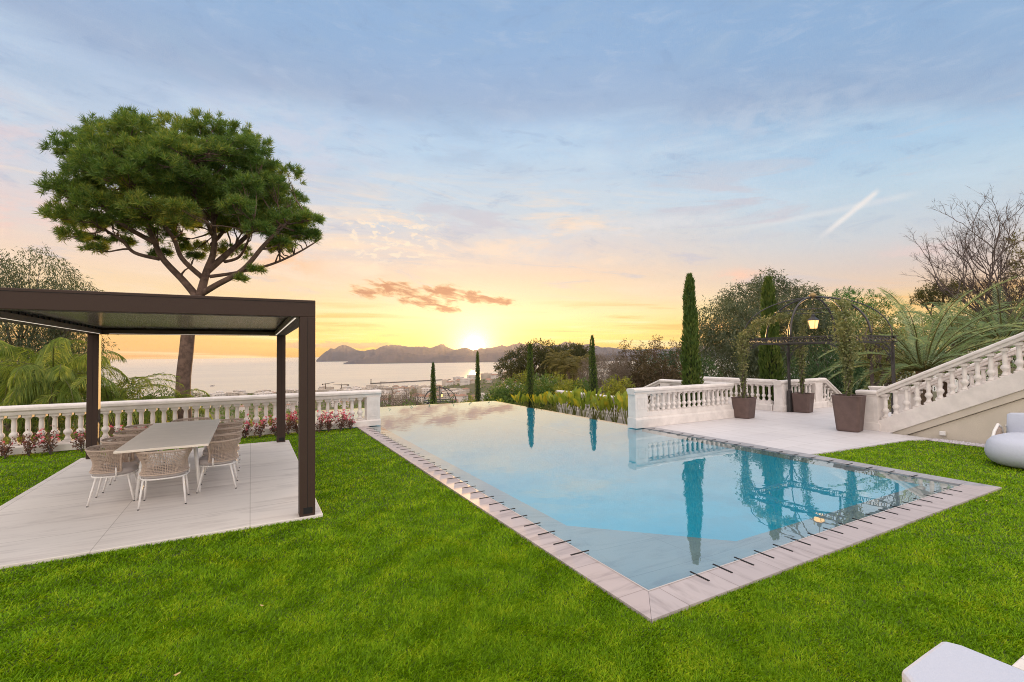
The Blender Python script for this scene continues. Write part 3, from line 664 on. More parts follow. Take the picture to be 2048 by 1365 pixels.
def make_chair(label):
    t = thing('woven_chair', label, 'chair', (0, 0, 0), 0, 'woven chairs round the dining table')
    # faces +y (towards the table)
    SH = .345
    pts = []
    def sup(a, rx, ry, p=2.6):
        c, s = math.cos(a), math.sin(a); return (math.copysign(abs(c)**(2/p), c)*rx, math.copysign(abs(s)**(2/p), s)*ry)
    q = MB(); rings = [(.0, .90), (.012, .98), (.03, 1.0), (.055, 1.0), (.072, .96), (.08, .85), (.083, .5)]
    n = 40
    for z, k in rings:
        for i in range(n):
            x, y = sup(2*math.pi*i/n, .235*k, .225*k); q.v.append((x, y, SH+z))
    for i in range(len(rings)-1):
        for k in range(n): q.f.append((i*n+k, i*n+(k+1) % n, (i+1)*n+(k+1) % n, (i+1)*n+k))
    q.f += [tuple(range(n-1, -1, -1)), tuple(range((len(rings)-1)*n, len(rings)*n))]
    q.obj('seat_cushion', CUSH, t, smooth=True)
    fr_ = MB(); ringp = [(*sup(2*math.pi*i/n, .236, .226), SH-.008) for i in range(n+1)]; fr_.tube(ringp, .0095, 6, False)
    fr_.tube([(-.245, .04, SH-.01), (-.248, .04, SH+.10)], .011, 6); fr_.tube([(.245, .04, SH-.01), (.248, .04, SH+.10)], .011, 6)
    fr_.obj('seat_frame', FRAME, t, smooth=True)
    for sx in (-1, 1):
        for (y0, y1, x1) in ((.15, .215, .232), (-.16, -.232, .232)):
            l_ = MB(); l_.tube([(sx*.20, y0, SH-.012), (sx*x1, y1, .010)], [.0125, .0105], 8); lo2 = l_.obj('leg', FRAME, t, smooth=True)
            f2 = MB(); f2.lathe([(.010, 0), (.011, .010)], (sx*x1, y1, 0), 8); f2.obj('foot', DARK, lo2)
    # woven tub back
    A0, A1 = R(-196), R(16)
    def surf(u, v):
        a = A0+(A1-A0)*u; k = abs(2*u-1)
        fl = .94-.10*math.sin(math.pi*min(1, v*1.25))+.22*max(0, v-.25)**1.3
        x, y = sup(a, .262*fl, .262*fl, 2.5); z = .393+v*(.270+.010*(1-k))
        return np.array((x, y, z))
    w = MB(); NU = 56
    for i in range(NU+1):
        u = i/NU; r_ = .0042 if (i % 7 in (0, 1, 2)) else .003
        w.tube([surf(u, v) for v in np.linspace(0, 1, 8)], r_, 4, False)
    for j in range(1, 15):
        v = j/15; w.tube([surf(u, v) for u in np.linspace(0, 1, 44)], .0036 if j > 2 else .0045, 4, False)
    w.obj('woven_back', ROPE, t, smooth=True)
    e = MB(); path = [surf(0, v) for v in np.linspace(0, 1, 6)]+[surf(u, 1) for u in np.linspace(0, 1, 48)]+[surf(1, v) for v in np.linspace(1, 0, 6)]
    e.tube(path, .0125, 8); e.tube([surf(u, 0) for u in np.linspace(0, 1, 40)], .010, 6); e.obj('rim', ROPE, t, smooth=True)
    return t
ch = make_chair('woven chair at the near head of the table, its back to the lawn')
ch.location = (-.935, 7.36, .004); ch.rotation_euler = (0, 0, R(1.5))
ORD = ('nearest the lawn', 'second from the lawn', 'third from the lawn', 'nearest the balustrade')
for i, y in enumerate((7.84, 8.53, 9.22, 9.90)):
    dup(ch, (-1.51, y, .004), R(-90+random.uniform(-3, 3)), 'woven chair on the left side of the table, '+ORD[i])
for i, y in enumerate((7.84, 8.52, 9.20, 9.88)):
    dup(ch, (-.40, y, .004), R(90+random.uniform(-3, 3)), 'woven chair on the right side of the table, '+ORD[i])
dup(ch, (-.94, 10.40, .004), R(180), 'woven chair at the far head of the table, by the balustrade')

# ------------------------------------------------------------------ iron gazebo, lantern, planters
GX, GY, GZ = 13.06, 7.18, 2.0; HX, HY = 1.04, 1.32
gz_ = thing('gazebo', 'dark wrought iron gazebo with scrolled frieze and open rib dome on the terrace', 'gazebo', (GX, GY, 0))
def scroll(mb, c, ax, s, r=.008, flip=1):
    pts = []
    for k in range(15):
        a = k/14*2.0*math.pi*1.25; rad = s*(1-.78*k/14)
        pts.append(np.array(c)+np.array(ax)*(math.cos(a)*rad*flip)+np.array((0, 0, math.sin(a)*rad)))
    mb.tube(pts, r, 4)
for sx in (-1, 1):
    for sy in (-1, 1):
        m = MB(); x, y = sx*HX, sy*HY
        m.box(x-.05, x+.05, y-.05, y+.05, 0, .62); m.box(x-.03, x+.03, y-.03, y+.03, .62, GZ-.002)
        m.box(x-.06, x+.06, y-.06, y+.06, 0, .03); m.lathe([(.05, 0), (.055, .03), (.035, .06)], (x, y, .62), 10)
        c_ = m.obj('column', IRON, gz_)
        b = MB()
        for ax, sg in (((1, 0, 0), -sx), ((0, 1, 0), -sy)):
            ax = np.array(ax, float)*sg; base = np.array((x, y, GZ-.55))
            arc = [base+ax*(.03+.52*(1-math.cos(t_)))+np.array((0, 0, .55*math.sin(t_))) for t_ in np.linspace(0, math.pi/2, 12)]
            b.tube(arc, .011, 6)
            scroll(b, np.array((x, y, GZ-.13))+ax*.14, ax, .09); scroll(b, np.array((x, y, GZ-.29))+ax*.085, ax, .06, flip=-1); scroll(b, np.array((x, y, GZ-.08))+ax*.32, ax, .055)
        b.obj('bracket', IRON, c_, smooth=True)
fz = MB(); o_ = .10; zt = GZ+.17
sides = [((-HX-o_, -HY), (HX+o_, -HY)), ((-HX-o_, HY), (HX+o_, HY)), ((-HX, -HY-o_), (-HX, HY+o_)), ((HX, -HY-o_), (HX, HY+o_))]
for i_, (p, q) in enumerate(sides):
    p, q = np.array((*p, 0.)), np.array((*q, 0.)); d = unit(q-p); L = np.linalg.norm(q-p); fz = MB()
    e = .0 if i_ < 2 else .003
    fz.sweep([(-.028, e), (-.028, e+.03), (.028, e+.03), (.028, e)], p+np.array((0, 0, GZ)), q+np.array((0, 0, GZ)))
    fz.sweep([(-.034, e), (-.034, e+.03), (.034, e+.03), (.034, e)], p+np.array((0, 0, zt-.03)), q+np.array((0, 0, zt-.03)))
    n = int(L/.165)
    for k in range(n): scroll(fz, p+d*((k+.5)*L/n)+np.array((0, 0, GZ+.085)), d, .056, .0105, 1 if k % 2 else -1)
    for k in range(n+1): fz.tube([p+d*(k*L/n)+np.array((0, 0, GZ+.02)), p+d*(k*L/n+(.03 if k < n else -.03))+np.array((0, 0, GZ+.142))], .009, 4)
    fz.obj('frieze', IRON, gz_)
DH = 1.06
bases = [(sx*HX, sy*HY) for sx in (-1, 1) for sy in (-1, 1)]+[(0, HY), (0, -HY), (HX, 0), (-HX, 0)]
for k, (x, y) in enumerate(bases):
    m = MB(); m.tube([(x*math.cos(t_), y*math.cos(t_), zt+DH*math.sin(t_)**.92) for t_ in np.linspace(0, math.pi/2-.04, 20)], .014 if k < 4 else .024, 6); m.obj('rib', IRON, gz_, smooth=True)
m = MB(); hoop = [(HX*.72*math.cos(t_), HY*.72*math.sin(t_), zt+DH*.66) for t_ in np.linspace(0, 2*math.pi, 40)]; m.tube(hoop, .009, 5, False); m.obj('hoop', IRON, gz_, smooth=True)
m = MB(); m.lathe([(.02, 0), (.05, .02), (.085, .06), (.09, .09), (.06, .135), (.015, .16)], (0, 0, zt+DH-.03), 14); m.obj('finial', mat('gilt_ball', (.32, .22, .10), .5, metal=.5), gz_, smooth=True)
LAMP = emis('lamp_flame', (1.0, .62, .22), 14)
LGLASS = emis('lantern_glass', (1.0, .60, .22), 1.5)
def lantern(label, loc, chain, s=1.0, cat='lantern'):
    t = thing('hanging_lantern', label, cat, loc)
    b = MB(); 
    for sx in (-1, 1):
        for sy in (-1, 1): b.tube([(sx*.062*s, sy*.062*s, .0), (sx*.095*s, sy*.095*s, .22*s)], .008*s, 4)
    b.box(-.07*s, .07*s, -.07*s, .07*s, -.015*s, .0)
    b.lathe([(.15*s, .22*s), (.145*s, .235*s), (.06*s, .30*s), (.045*s, .34*s), (.05*s, .35*s), (.015*s, .385*s)], n=4, rz=math.pi/4)
    b.obj('cage', IRON, t)
    c = MB(); c.tube([(0, 0, .385*s), (0, 0, chain)], .007*s, 5)
    for k in range(int((chain-.385*s)/.05)): c.lathe([(.004, 0), (.014*s, .012), (.004, .024)], (0, 0, .40*s+k*.05), 6)
    c.obj('chain', IRON, t)
    g = MB(); p0, p1 = .056*s, .088*s; z0, z1 = .006*s, .214*s
    g.add([(-p0, -p0, z0), (p0, -p0, z0), (p0, p0, z0), (-p0, p0, z0), (-p1, -p1, z1), (p1, -p1, z1), (p1, p1, z1), (-p1, p1, z1)], [(0, 1, 5, 4), (1, 2, 6, 5), (2, 3, 7, 6), (3, 0, 4, 7)])
    g.obj('glass', LGLASS, t)
    f = MB(); f.lathe([(.012*s, 0), (.024*s, .03*s), (.02*s, .07*s), (.004*s, .11*s)], (0, 0, .06*s), 8); f.obj('bulb', LAMP, t, smooth=True)
    return t
lantern('lit amber lantern hanging from the dome of the terrace gazebo', (GX, GY, 2.40), .76)

def planter(label, loc, top, bot, h, rz):
    t = thing('planter', label, 'planter', loc, rz, 'brown square planters on the terrace')
    def ring(r, z, c=.22):
        k = r*(1-c); return [(-k, -r, z), (k, -r, z), (r, -k, z), (r, k, z), (k, r, z), (-k, r, z), (-r, k, z), (-r, -k, z)]
    m = MB(); rs = [ring(bot*.94, 0), ring(bot, .03*h), ring(top*.975, .95*h), ring(top, .975*h), ring(top, h), ring(top*.90, h), ring(top*.88, h-.07)]
    m.v = [p for r_ in rs for p in r_]
    for i in range(len(rs)-1):
        for k in range(8): m.f.append((i*8+k, i*8+(k+1) % 8, (i+1)*8+(k+1) % 8, (i+1)*8+k))
    m.f.append(tuple(range(7, -1, -1))); m.obj('pot', PLANTER, t, bevel=.006)
    s_ = MB(); s_.add(ring(top*.885, h-.06), [tuple(range(8))]); s_.obj('soil', mat('potting_soil', (.04, .028, .02), 1, bump=1, bscale=80), t)
    return t
planter('large brown tapered planter by the foot of the stairs', (11.86, 5.80, 0), .285, .215, .80, R(12))
planter('brown planter at the end of the pool balustrade', (11.86, 8.42, 0), .255, .205, .56, R(8))
planter('brown planter beside the far iron gazebo column', (14.38, 8.28, 0), .26, .215, .56, R(12))

# stone urn on a pedestal behind the stairs
t = thing('stone_urn', 'white stone garden urn on a pedestal behind the gazebo column', 'urn', (14.42, 6.35, .0))
m = MB(); m.box(-.17, .17, -.17, .17, 0, .06); m.box(-.13, .13, -.13, .13, .06, .52); m.box(-.17, .17, -.17, .17, .52, .58); m.obj('pedestal', WHITE, t, bevel=.006)
m = MB(); m.lathe([(.10, .58), (.10, .60), (.05, .63), (.05, .66), (.13, .72), (.19, .80), (.21, .84), (.21, .86), (.17, .86), (.15, .82)], n=24); m.obj('bowl', WHITE, t, smooth=True)

# ------------------------------------------------------------------ lounge furniture at the right
def rounded(mb, cx, cy, rx, ry, prof, p=3.0, n=48):
    k0 = len(mb.v)
    for k, z in prof:
        for i in range(n):
            a = 2*math.pi*i/n; c, s = math.cos(a), math.sin(a)
            mb.v.append((cx+math.copysign(abs(c)**(2/p), c)*rx*k, cy+math.copysign(abs(s)**(2/p), s)*ry*k, z))
    for i in range(len(prof)-1):
        for k in range(n): mb.f.append((k0+i*n+k, k0+i*n+(k+1) % n, k0+(i+1)*n+(k+1) % n, k0+(i+1)*n+k))
    mb.f += [tuple(range(k0+n-1, k0-1, -1)), tuple(range(k0+(len(prof)-1)*n, k0+len(prof)*n))]
    return mb
t = thing('pouf', 'big rounded pale pouf standing on the grass at the right edge', 'pouf', (10.72, 2.62, -.01))
rounded(MB(), 0, 0, .72, .52, [(.55, 0), (.78, .015), (.90, .06), (.975, .13), (1, .20), (.985, .27), (.94, .35), (.86, .405), (.72, .435), (.4, .447)], 2.6).obj('body', FABRIC, t, smooth=True)
t = thing('lounge_sofa', 'outdoor sofa with roped curved arm and pale cushions beside the stair wall', 'sofa', (11.35, 2.15, -.01))
m = MB(); arm = [(.30, 1.06, .05), (.30, 1.085, .30), (.24, 1.09, .44), (.08, 1.085, .50), (-.15, 1.07, .40), (-.36, 1.05, .22), (-.40, 1.04, .05)]
P_ = [np.array(p) for p in arm]
fine = [P_[i]*(1-u)+P_[i+1]*u for i in range(len(P_)-1) for u in np.linspace(0, 1, 6, endpoint=False)]+[P_[-1]]
m.tube(fine, .022, 10); m.tube([(x, y-2.0, z) for x, y, z in fine], .022, 10)
m.tube([(.34, 1.06, .46), (.36, .0, .50), (.34, -1.0, .46)], .02, 10)
m.box(-.42, .36, -.96, 1.04, .10, .15)
for x in (-.38, .32):
    for y in (-.92, 1.0): m.tube([(x, y, 0), (x, y, .12)], .018, 8)
m.obj('frame', FRAME, t, smooth=False)
rp_ = MB()
for k in range(24):
    u = k/23; x = .28-.6*u; z1_ = np.interp(u, [0, .1, .35, .7, 1], [.34, .46, .49, .38, .22]); rp_.tube([(x, 1.07, .13), (x, 1.085, z1_)], .005, 4)
    yb = -.95+u*1.95; rp_.tube([(.33, yb, .14), (.35, yb, .48)], .005, 4)
rp_.obj('rope_weave', ROPE, t)
for (x, y) in ((0, .54), (0, -.44)):
    rounded(MB(), x-.04, y, .37, .485, [(.9, .152), (.97, .165), (1, .20), (1, .25), (.97, .28), (.85, .295)], 9).obj('seat_cushion', FABRIC, t, smooth=True)
    q = MB(); rounded(q, 0, 0, .085, .47, [(.8, 0), (1, .03), (1, .38), (.9, .41), (.6, .425)], 5); o = q.obj('back_cushion', FABRIC, t, smooth=True); o.location = (x+.20, y, .295); o.rotation_euler = (0, R(10), 0)
# sun lounger end at the bottom right corner
t = thing('sun_lounger', 'white padded lounger end with rounded corners cut by the bottom right corner', 'lounger', (2.71, .0, -.02))
m = MB(); q = [(-.27, -1.2), (.265, -1.2), (.265, 1.0), (.235, 1.062), (.03, 1.06), (-.20, 1.055), (-.27, .985)]
m.prism(q, .30, .42); o = m.obj('mattress', FABRIC, t, bevel=.022)
m = MB(); m.prism([(x*.93, y*.985) for x, y in q], .24, .298); m.obj('frame', FRAME, t, bevel=.006)
for x in (-.22, .20):
    for y in (-1.05, .88): MB().tube([(x, y, .24), (x, y, .0)], .02, 10).obj('leg', FRAME, t, smooth=True)

# ================================================================== PLANTS
PINE_G = leafmat('pine_needles', (.018, .040, .010), (.050, .082, .018), (.135, .125, .022), trans=.42, patch=.35, gain=3.1)  # lightest tone has the gold of low sunlight mixed into it
SILV = leafmat('silver_green_leaves', (.030, .045, .026), (.065, .085, .05), (.13, .145, .085), trans=.35, patch=.35, gain=1.45)
PALM = leafmat('palm_leaflets', (.028, .052, .012), (.080, .108, .022), (.20, .20, .04), trans=.45, patch=.6, gain=2.8)
DATE = leafmat('date_palm_leaflets', (.045, .07, .042), (.085, .12, .072), (.16, .17, .085), trans=.38, patch=.6, gain=3.2)
CYP = leafmat('cypress_sprigs', (.018, .038, .008), (.042, .068, .012), (.085, .10, .022), trans=.22, patch=1.5)
DARKG = leafmat('dark_evergreen_leaves', (.010, .022, .010), (.022, .048, .018), (.045, .075, .028), trans=.28, patch=.5)
MIDG = leafmat('mid_green_leaves', (.025, .055, .012), (.055, .095, .02), (.11, .14, .03), trans=.35, patch=.6)
YELG = leafmat('yellow_green_leaves', (.06, .08, .012), (.13, .14, .02), (.24, .21, .03), trans=.4, patch=.8)
FLARERED = leafmat('flare_reddened_conifer_leaves', (.030, .024, .014), (.058, .042, .022), (.09, .065, .03), trans=.28, patch=.6)  # red of the sun's lens flare mixed into the leaf colour
GREYB = leafmat('grey_twig_haze', (.10, .075, .06), (.16, .125, .10), (.22, .18, .15), trans=.2, patch=.6, gain=1.4)
BANAN = leafmat('paddle_leaves', (.06, .11, .02), (.17, .20, .03), (.42, .27, .02), trans=.42, patch=2.6, gain=2.1, tcol=(1.3, 1.15, .4))
REDL = leafmat('dark_red_leaves', (.05, .022, .02), (.10, .045, .035), (.10, .09, .03), trans=.3, patch=2)
PINK = leafmat('pink_petals', (.55, .06, .09), (.70, .12, .16), (.75, .28, .30), trans=.4, patch=3, tcol=(1, .8, .8))
VINE = leafmat('climber_leaves', (.045, .055, .022), (.085, .095, .040), (.16, .14, .07), trans=.3, patch=2.5, gain=2.3)
PTRUNK = mat('palm_trunk_fibre', (.22, .16, .11), .95, col2=(.10, .07, .05), vscale=7, bump=1, bscale=30)
g_ = lambda x, y: float(terr(x, y))

def blob_leaves(blobs, n, L, W, droop=.3, spray=10, up_=0.0, fill=.55, size=.22):
    """leaves gathered in short sprays through a set of ellipsoids"""
    B = np.array(blobs, float); wgt = (B[:, 3]*B[:, 4]*B[:, 5])**(2/3); wgt /= wgt.sum()
    ns = max(1, n//spray); bi = rng.choice(len(B), ns, p=wgt); b = B[bi]
    d = rdir(ns); rr = fill+(1-fill)*rng.random(ns)**.6; rr *= 1+.10*np.sin(d[:, 0]*7+bi)*np.cos(d[:, 2]*6+bi*2)
    C = b[:, :3]+d*b[:, 3:]*rr[:, None]
    sd_ = unit(d*.8+rdir(ns)*.7+np.array([0, 0, up_-droop]))
    k = np.repeat(np.arange(ns), spray); t_ = np.tile(np.linspace(0, 1, spray), ns)
    P = C[k]+sd_[k]*(t_*size)[:, None]+np.array([0, 0, -1])*((t_**2)*size*droop)[:, None]+rng.normal(0, size*.16, (len(k), 3))
    D = unit(sd_[k]*.6+rdir(len(k))*.75+np.array([0, 0, up_-droop]))
    return leaves(P, D, L*rng.uniform(.6, 1.3, len(k)), W*rng.uniform(.7, 1.2, len(k)))
def curve(a, b, sag=.0, n=7, wob=.04):
    a, b = np.array(a, float), np.array(b, float); L = np.linalg.norm(b-a)
    return [a+(b-a)*t_+np.array([0, 0, sag*L*math.sin(math.pi*t_)])+(rng.normal(0, wob*L, 3)*math.sin(math.pi*t_)*.5) for t_ in np.linspace(0, 1, n)]
def tree(name, label, cat, base, blobs, n, L, W, leaf, bark=BARK, tr=.14, fork=.35, group=None, droop=.3, spray=10, size=.25, fill=.55, up_=0.0, lean=(0, 0)):
    bx, by = base[0], base[1]; bz_ = base[2] if len(base) > 2 else g_(bx, by)
    t = thing(name, label, cat, (bx, by, bz_), 0, group)
    B = np.array(blobs, float); top = B[:, 2].max(); f = np.array([lean[0]*.4, lean[1]*.4, top*fork])
    m = MB(); m.tube(curve((0, 0, -.3), f, 0, 6, .03), np.linspace(tr, tr*.7, 6), 8)
    for b in B:
        m.tube(curve(f*rng.uniform(.75, 1), b[:3], .06, 6, .08), np.linspace(tr*.5, tr*.12, 6), 5)
        for _ in range(3): m.tube(curve(f+(b[:3]-f)*.6, b[:3]+np.clip(rng.normal(0, .4, 3), -.6, .6)*b[3:], .05, 4, .06), np.linspace(tr*.2, tr*.05, 4), 4)
    m.obj('trunk', bark, t, smooth=True)
    link('crown', quads_me('crown', blob_leaves(blobs, n, L, W, droop, spray, up_, fill, size), leaf), t)
    return t
def shrub(name, label, loc, blobs, n, L, W, leaf, group=None, droop=.1, size=.12, cat='shrub', up_=.2, fill=.4):
    t = thing(name, label, cat, loc, rng.uniform(0, .5), group)
    m = MB()
    for b in blobs:
        for _ in range(4): m.tube(curve((rng.normal(0, .04), rng.normal(0, .04), -.15), np.array(b[:3])+rng.normal(0, .3, 3)*np.array(b[3:]), .05, 4, .06), [.012, .01, .008, .004], 4)
    m.obj('stems', GREYBARK, t)
    link('foliage', quads_me('foliage', blob_leaves(blobs, n, L, W, droop, 8, up_, fill, size), leaf), t)
    return t

# ------------------------------------------------------------------ the big umbrella pine
def big_pine():
    pos = at(378, 800, 20); bx, by = pos[0], pos[1]; bz_ = g_(bx, by)
    t = thing('umbrella_pine', 'big umbrella pine with a wide domed crown behind the pergola', 'pine tree', (bx, by, bz_), -YAW)
    h0 = bz_
    U = lambda x: (x-378)*20/951.0
    Zp = lambda y: 1.8+(716-y)*20/951.0-h0
    m = MB(); seg = []
    def limb(pts, r0, r1, keep=True):
        pts = [np.array(p, float) for p in pts]
        # smooth through the points
        out = []
        for i in range(len(pts)-1):
            p0 = pts[max(i-1, 0)]; p1 = pts[i]; p2 = pts[i+1]; p3 = pts[min(i+2, len(pts)-1)]
            for u in np.linspace(0, 1, 6, endpoint=False):
                out.append(.5*((2*p1)+(-p0+p2)*u+(2*p0-5*p1+4*p2-p3)*u*u+(-p0+3*p1-3*p2+p3)*u**3))
        out.append(pts[-1]); m.tube(out, np.linspace(r0, r1, len(out)), 9)
        if keep: seg.extend([(p, r0+(r1-r0)*i/len(out)) for i, p in enumerate(out) if i > 3])
    P = lambda x, y, v=0.0: (U(x), v, Zp(y))
    limb([(0, 0, -.5), P(366, 790), P(372, 700), P(378, 650), P(396, 588)], .29, .24, False)
    limb([P(394, 595), P(362, 560, .1), P(336, 518, -.4), P(330, 480, -.8), P(322, 440, -1.2), P(300, 380, -1.6)], .16, .05)
    limb([P(331, 520, -.4), P(300, 512, -.9), P(285, 490, -1.2), P(250, 462, -1.6), P(215, 420, -2.0)], .08, .03)
    limb([P(330, 490, -.7), P(302, 470, -1.2), P(255, 440, -1.0), P(225, 395, -.6), P(190, 360, -.2)], .10, .03)
    limb([P(398, 592), P(402, 540, .3), P(408, 490, .6), P(400, 420, .8), P(392, 330, 1.0)], .18, .06)
    limb([P(396, 552, .2), P(378, 520, -.5), P(374, 480, -1.0), P(350, 420, -2.0), P(330, 350, -2.8)], .11, .04)
    limb([P(402, 540, .3), P(424, 500, .9), P(440, 460, 1.6), P(470, 400, 2.4), P(490, 340, 2.8)], .15, .05)
    limb([P(400, 588), P(440, 572, -.3), P(500, 545, -.6), P(548, 498, -.8), P(585, 455, -.6), P(612, 425, -.2)], .14, .04)
    limb([P(408, 550, .3), P(450, 538, .8), P(500, 515, 1.6), P(545, 480, 2.4), P(580, 440, 3.2)], .08, .03)
    limb([P(425, 515, .8), P(470, 512, .2), P(520, 495, -1.0), P(560, 455, -2.0)], .07, .03)
    limb([P(400, 480, .7), P(380, 420, 2.4), P(330, 370, 3.6), P(260, 330, 3.8)], .09, .03)
    limb([P(402, 460, .7), P(430, 400, -1.4), P(460, 340, -2.8)], .09, .03)
    # crown lumps
    Rc = 4.6; uc = U(384); C = []
    def ok(p): return all(np.linalg.norm((p-q[:3])/np.array([1, 1, .75])) > .82 for q in C)
    tries = 0
    while len(C) < 132 and tries < 14000:
        tries += 1
        rho = Rc*.95*math.sqrt(rng.random()); a = rng.uniform(0, 6.283); u, v = rho*math.cos(a), rho*math.sin(a)
        q = rho/Rc; ztop = 7.6+3.9*math.sqrt(max(0, 1-q**2.5))-h0; zbot = 8.4-1.7*q-h0
        z = ztop-.3-rng.random()**1.3*max(.2, ztop-.3-zbot)
        p = np.array([uc+u, v*.9, z])
        if ok(p): s_ = rng.uniform(.66, .95); C.append(np.array([*p, s_, s_, s_*.74]))
    for (x, y, v, s_) in ((255, 512, -1.6, .42), (225, 492, -1.9, .5), (528, 545, -.6, .28), (502, 565, -.8, .25), (300, 500, .6, .4), (350, 500, 1.2, .35), (160, 440, -1, .6), (620, 440, 0, .55), (610, 465, .6, .45), (200, 470, 1.0, .5), (560, 480, -1.8, .5), (390, 470, -2.8, .7), (600, 468, .4, .6), (575, 492, -.4, .45), (628, 448, -.6, .5), (132, 440, .3, .5), (172, 474, .2, .5), (460, 462, -3.0, .6), (345, 470, -2.6, .6), (280, 470, -2.4, .6), (440, 480, -2.6, .6), (330, 455, -3.0, .7), (500, 470, 2.5, .6)):
        C.append(np.array([*P(x, y, v), s_, s_, s_*.6]))
    C = np.array(C)
    SP = np.array([s_[0] for s_ in seg]); SR = np.array([s_[1] for s_ in seg])
    for c in C:
        dd = np.linalg.norm(SP-c[:3]+np.array([0, 0, .9]), axis=1); k = int(np.argmin(dd)); a = SP[k]
        pts = curve(a, c[:3], -.05, 6, .07); m.tube(pts, np.linspace(min(.05, SR[k]*.7), .014, 6), 5, False)
        for _ in range(5): m.tube(curve(pts[3], c[:3]+np.clip(rng.normal(0, .4, 3), -.6, .6)*c[3:], 0, 4, .05), [.014, .012, .009, .006], 4, False)
    m.obj('trunk', BARK, t, smooth=True)
    # needle tufts
    NT_, NN = 46, 46
    ci = np.repeat(np.arange(len(C)), (NT_*np.clip(C[:, 3]/.8, .3, 1.2)).astype(int)); b = C[ci]; n = len(ci)
    d = rdir(n); d[:, 2] = np.where(d[:, 2] < -.25, -d[:, 2]*.6, d[:, 2]); d = unit(d)
    T0 = b[:, :3]+d*b[:, 3:]*rng.uniform(.62, 1.08, n)[:, None]
    td = unit(d*1.0+np.array([0, 0, .75])+rdir(n)*.4)
    k = np.repeat(np.arange(n), NN); N = len(k)
    D = unit(td[k]*.72+rdir(N)*.80)
    Pn = T0[k]-td[k]*(rng.random(N)*.16)[:, None]
    link('crown', quads_me('crown', leaves(Pn, D, rng.uniform(.16, .31, N), .022), PINE_G), t)
big_pine()

# ------------------------------------------------------------------ palms
def frond(base, az, e0, L, bend, nl, ll, lw, droop, vee=.35, tw=.0, irregular=.1, fwd=.45):
    n = 18; p = np.array(base, float); pts = [p.copy()]; dirs = []
    for i in range(n):
        e = e0-bend*((i+.5)/n)**1.4; a = az+tw*(i/n)
        d = np.array([math.cos(e)*math.cos(a), math.cos(e)*math.sin(a), math.sin(e)]); dirs.append(d); p = p+d*L/n; pts.append(p.copy())
    pts = np.array(pts); dirs = np.array(dirs+[dirs[-1]])
    t_ = np.repeat(np.linspace(.10, 1, nl), 2); sg = np.tile([1.0, -1.0], nl); x = t_*n; i0 = np.clip(x.astype(int), 0, n-1); fr_ = (x-i0)[:, None]
    P = pts[i0]*(1-fr_)+pts[i0+1]*fr_; Dr = dirs[i0]
    S = unit(np.cross(Dr, np.array([0, 0, 1.0]))); Un = np.cross(S, Dr)
    D = unit(S*sg[:, None]*1.0+Dr*(fwd+.5*t_)[:, None]+Un*vee-np.array([0, 0, droop])+rng.normal(0, irregular, (len(t_), 3)))
    Ls = ll*np.sin(math.pi*np.clip(.22+.70*t_, 0, 1))**.8*rng.uniform(.85, 1.15, len(t_))
    if droop > .5:                                    # hanging leaflets in two bent halves
        V1 = leaves(P, D, Ls*.62, lw, ref=Dr); P2 = P+D*(Ls*.45)[:, None]; D2 = unit(D*.55+np.array([0, 0, -1.0]))
        V = np.concatenate([V1, leaves(P2, D2, Ls*.62, lw, ref=Dr)])
    else: V = leaves(P, D, Ls, lw, ref=Dr)
    return V, pts
def palm(name, label, loc, h, tr, nf, L, leaf, droop, ll, lw, e_rng, bend, nl=46, lean=(0, 0), group=None, dead=0, vee=.35, fwd=.45):
    bz_ = loc[2] if len(loc) > 2 else g_(loc[0], loc[1])
    t = thing(name, label, 'palm tree', (loc[0], loc[1], bz_), 0, group)
    top = np.array([lean[0], lean[1], h]); m = MB()
    pts = [np.array([lean[0]*u*u, lean[1]*u*u, h*u]) for u in np.linspace(-.05, 1, 24)]
    m.tube(pts, [tr*(1.15-.25*i/23)*(1+.06*(i % 2)) for i in range(24)], 10); m.obj('trunk', PTRUNK, t, smooth=True)
    Vs = []; rc = MB()
    for k in range(nf):
        u = k/nf; az = k*2.39996+rng.normal(0, .15); e0 = e_rng[1]+(e_rng[0]-e_rng[1])*u+rng.normal(0, .08)
        V, p = frond(top+np.array([math.cos(az), math.sin(az), 0])*tr*.5, az, e0, L*rng.uniform(.82, 1.1), bend*rng.uniform(.8, 1.2)*(1+.3*u), nl, ll, lw, droop, vee, rng.normal(0, .25), .1 if droop < .5 else .22, fwd)
        Vs.append(V); rc.tube(p, np.linspace(tr*.13, .004, len(p)), 4, False)
    rc.obj('rachis', mat('palm_rachis', (.11, .11, .03), .6), t)
    link('fronds', quads_me('fronds', np.concatenate(Vs), leaf), t)
    return t
a = at(70, 800, 16.5); palm('queen_palm', 'drooping feathery palm at the far left behind the balustrade', (a[0]-.4, a[1]), 3.6, .15, 26, 2.7, PALM, 1.35, .70, .024, (-.3, 1.25), 1.8, 84)
a = at(108, 800, 15.6); palm('queen_palm', 'drooping feathery palm with bright top fronds left of the back pergola post', (a[0], a[1]), 3.3, .14, 26, 2.4, PALM, 1.35, .66, .024, (-.2, 1.3), 1.8, 84)
a = at(228, 800, 16.5); palm('queen_palm', 'palm with open arching fronds in front of the pine trunk', (a[0]-.1, a[1]), 2.3, .11, 18, 2.9, PALM, .60, .60, .020, (.0, 1.35), 1.6, 56)
a = at(330, 790, 17.6); palm('queen_palm', 'small palm whose hanging frond crosses the pine trunk', (a[0], a[1]), 2.3, .08, 9, 2.0, PALM, .8, .45, .024, (.0, 1.1), 2.0, 44)
a = at(20, 800, 19); palm('queen_palm', 'shaded palm at the left edge behind the front palms', (a[0], a[1]), 3.6, .14, 20, 2.6, PALM, 1.2, .6, .026, (-.2, 1.2), 1.9, 70)
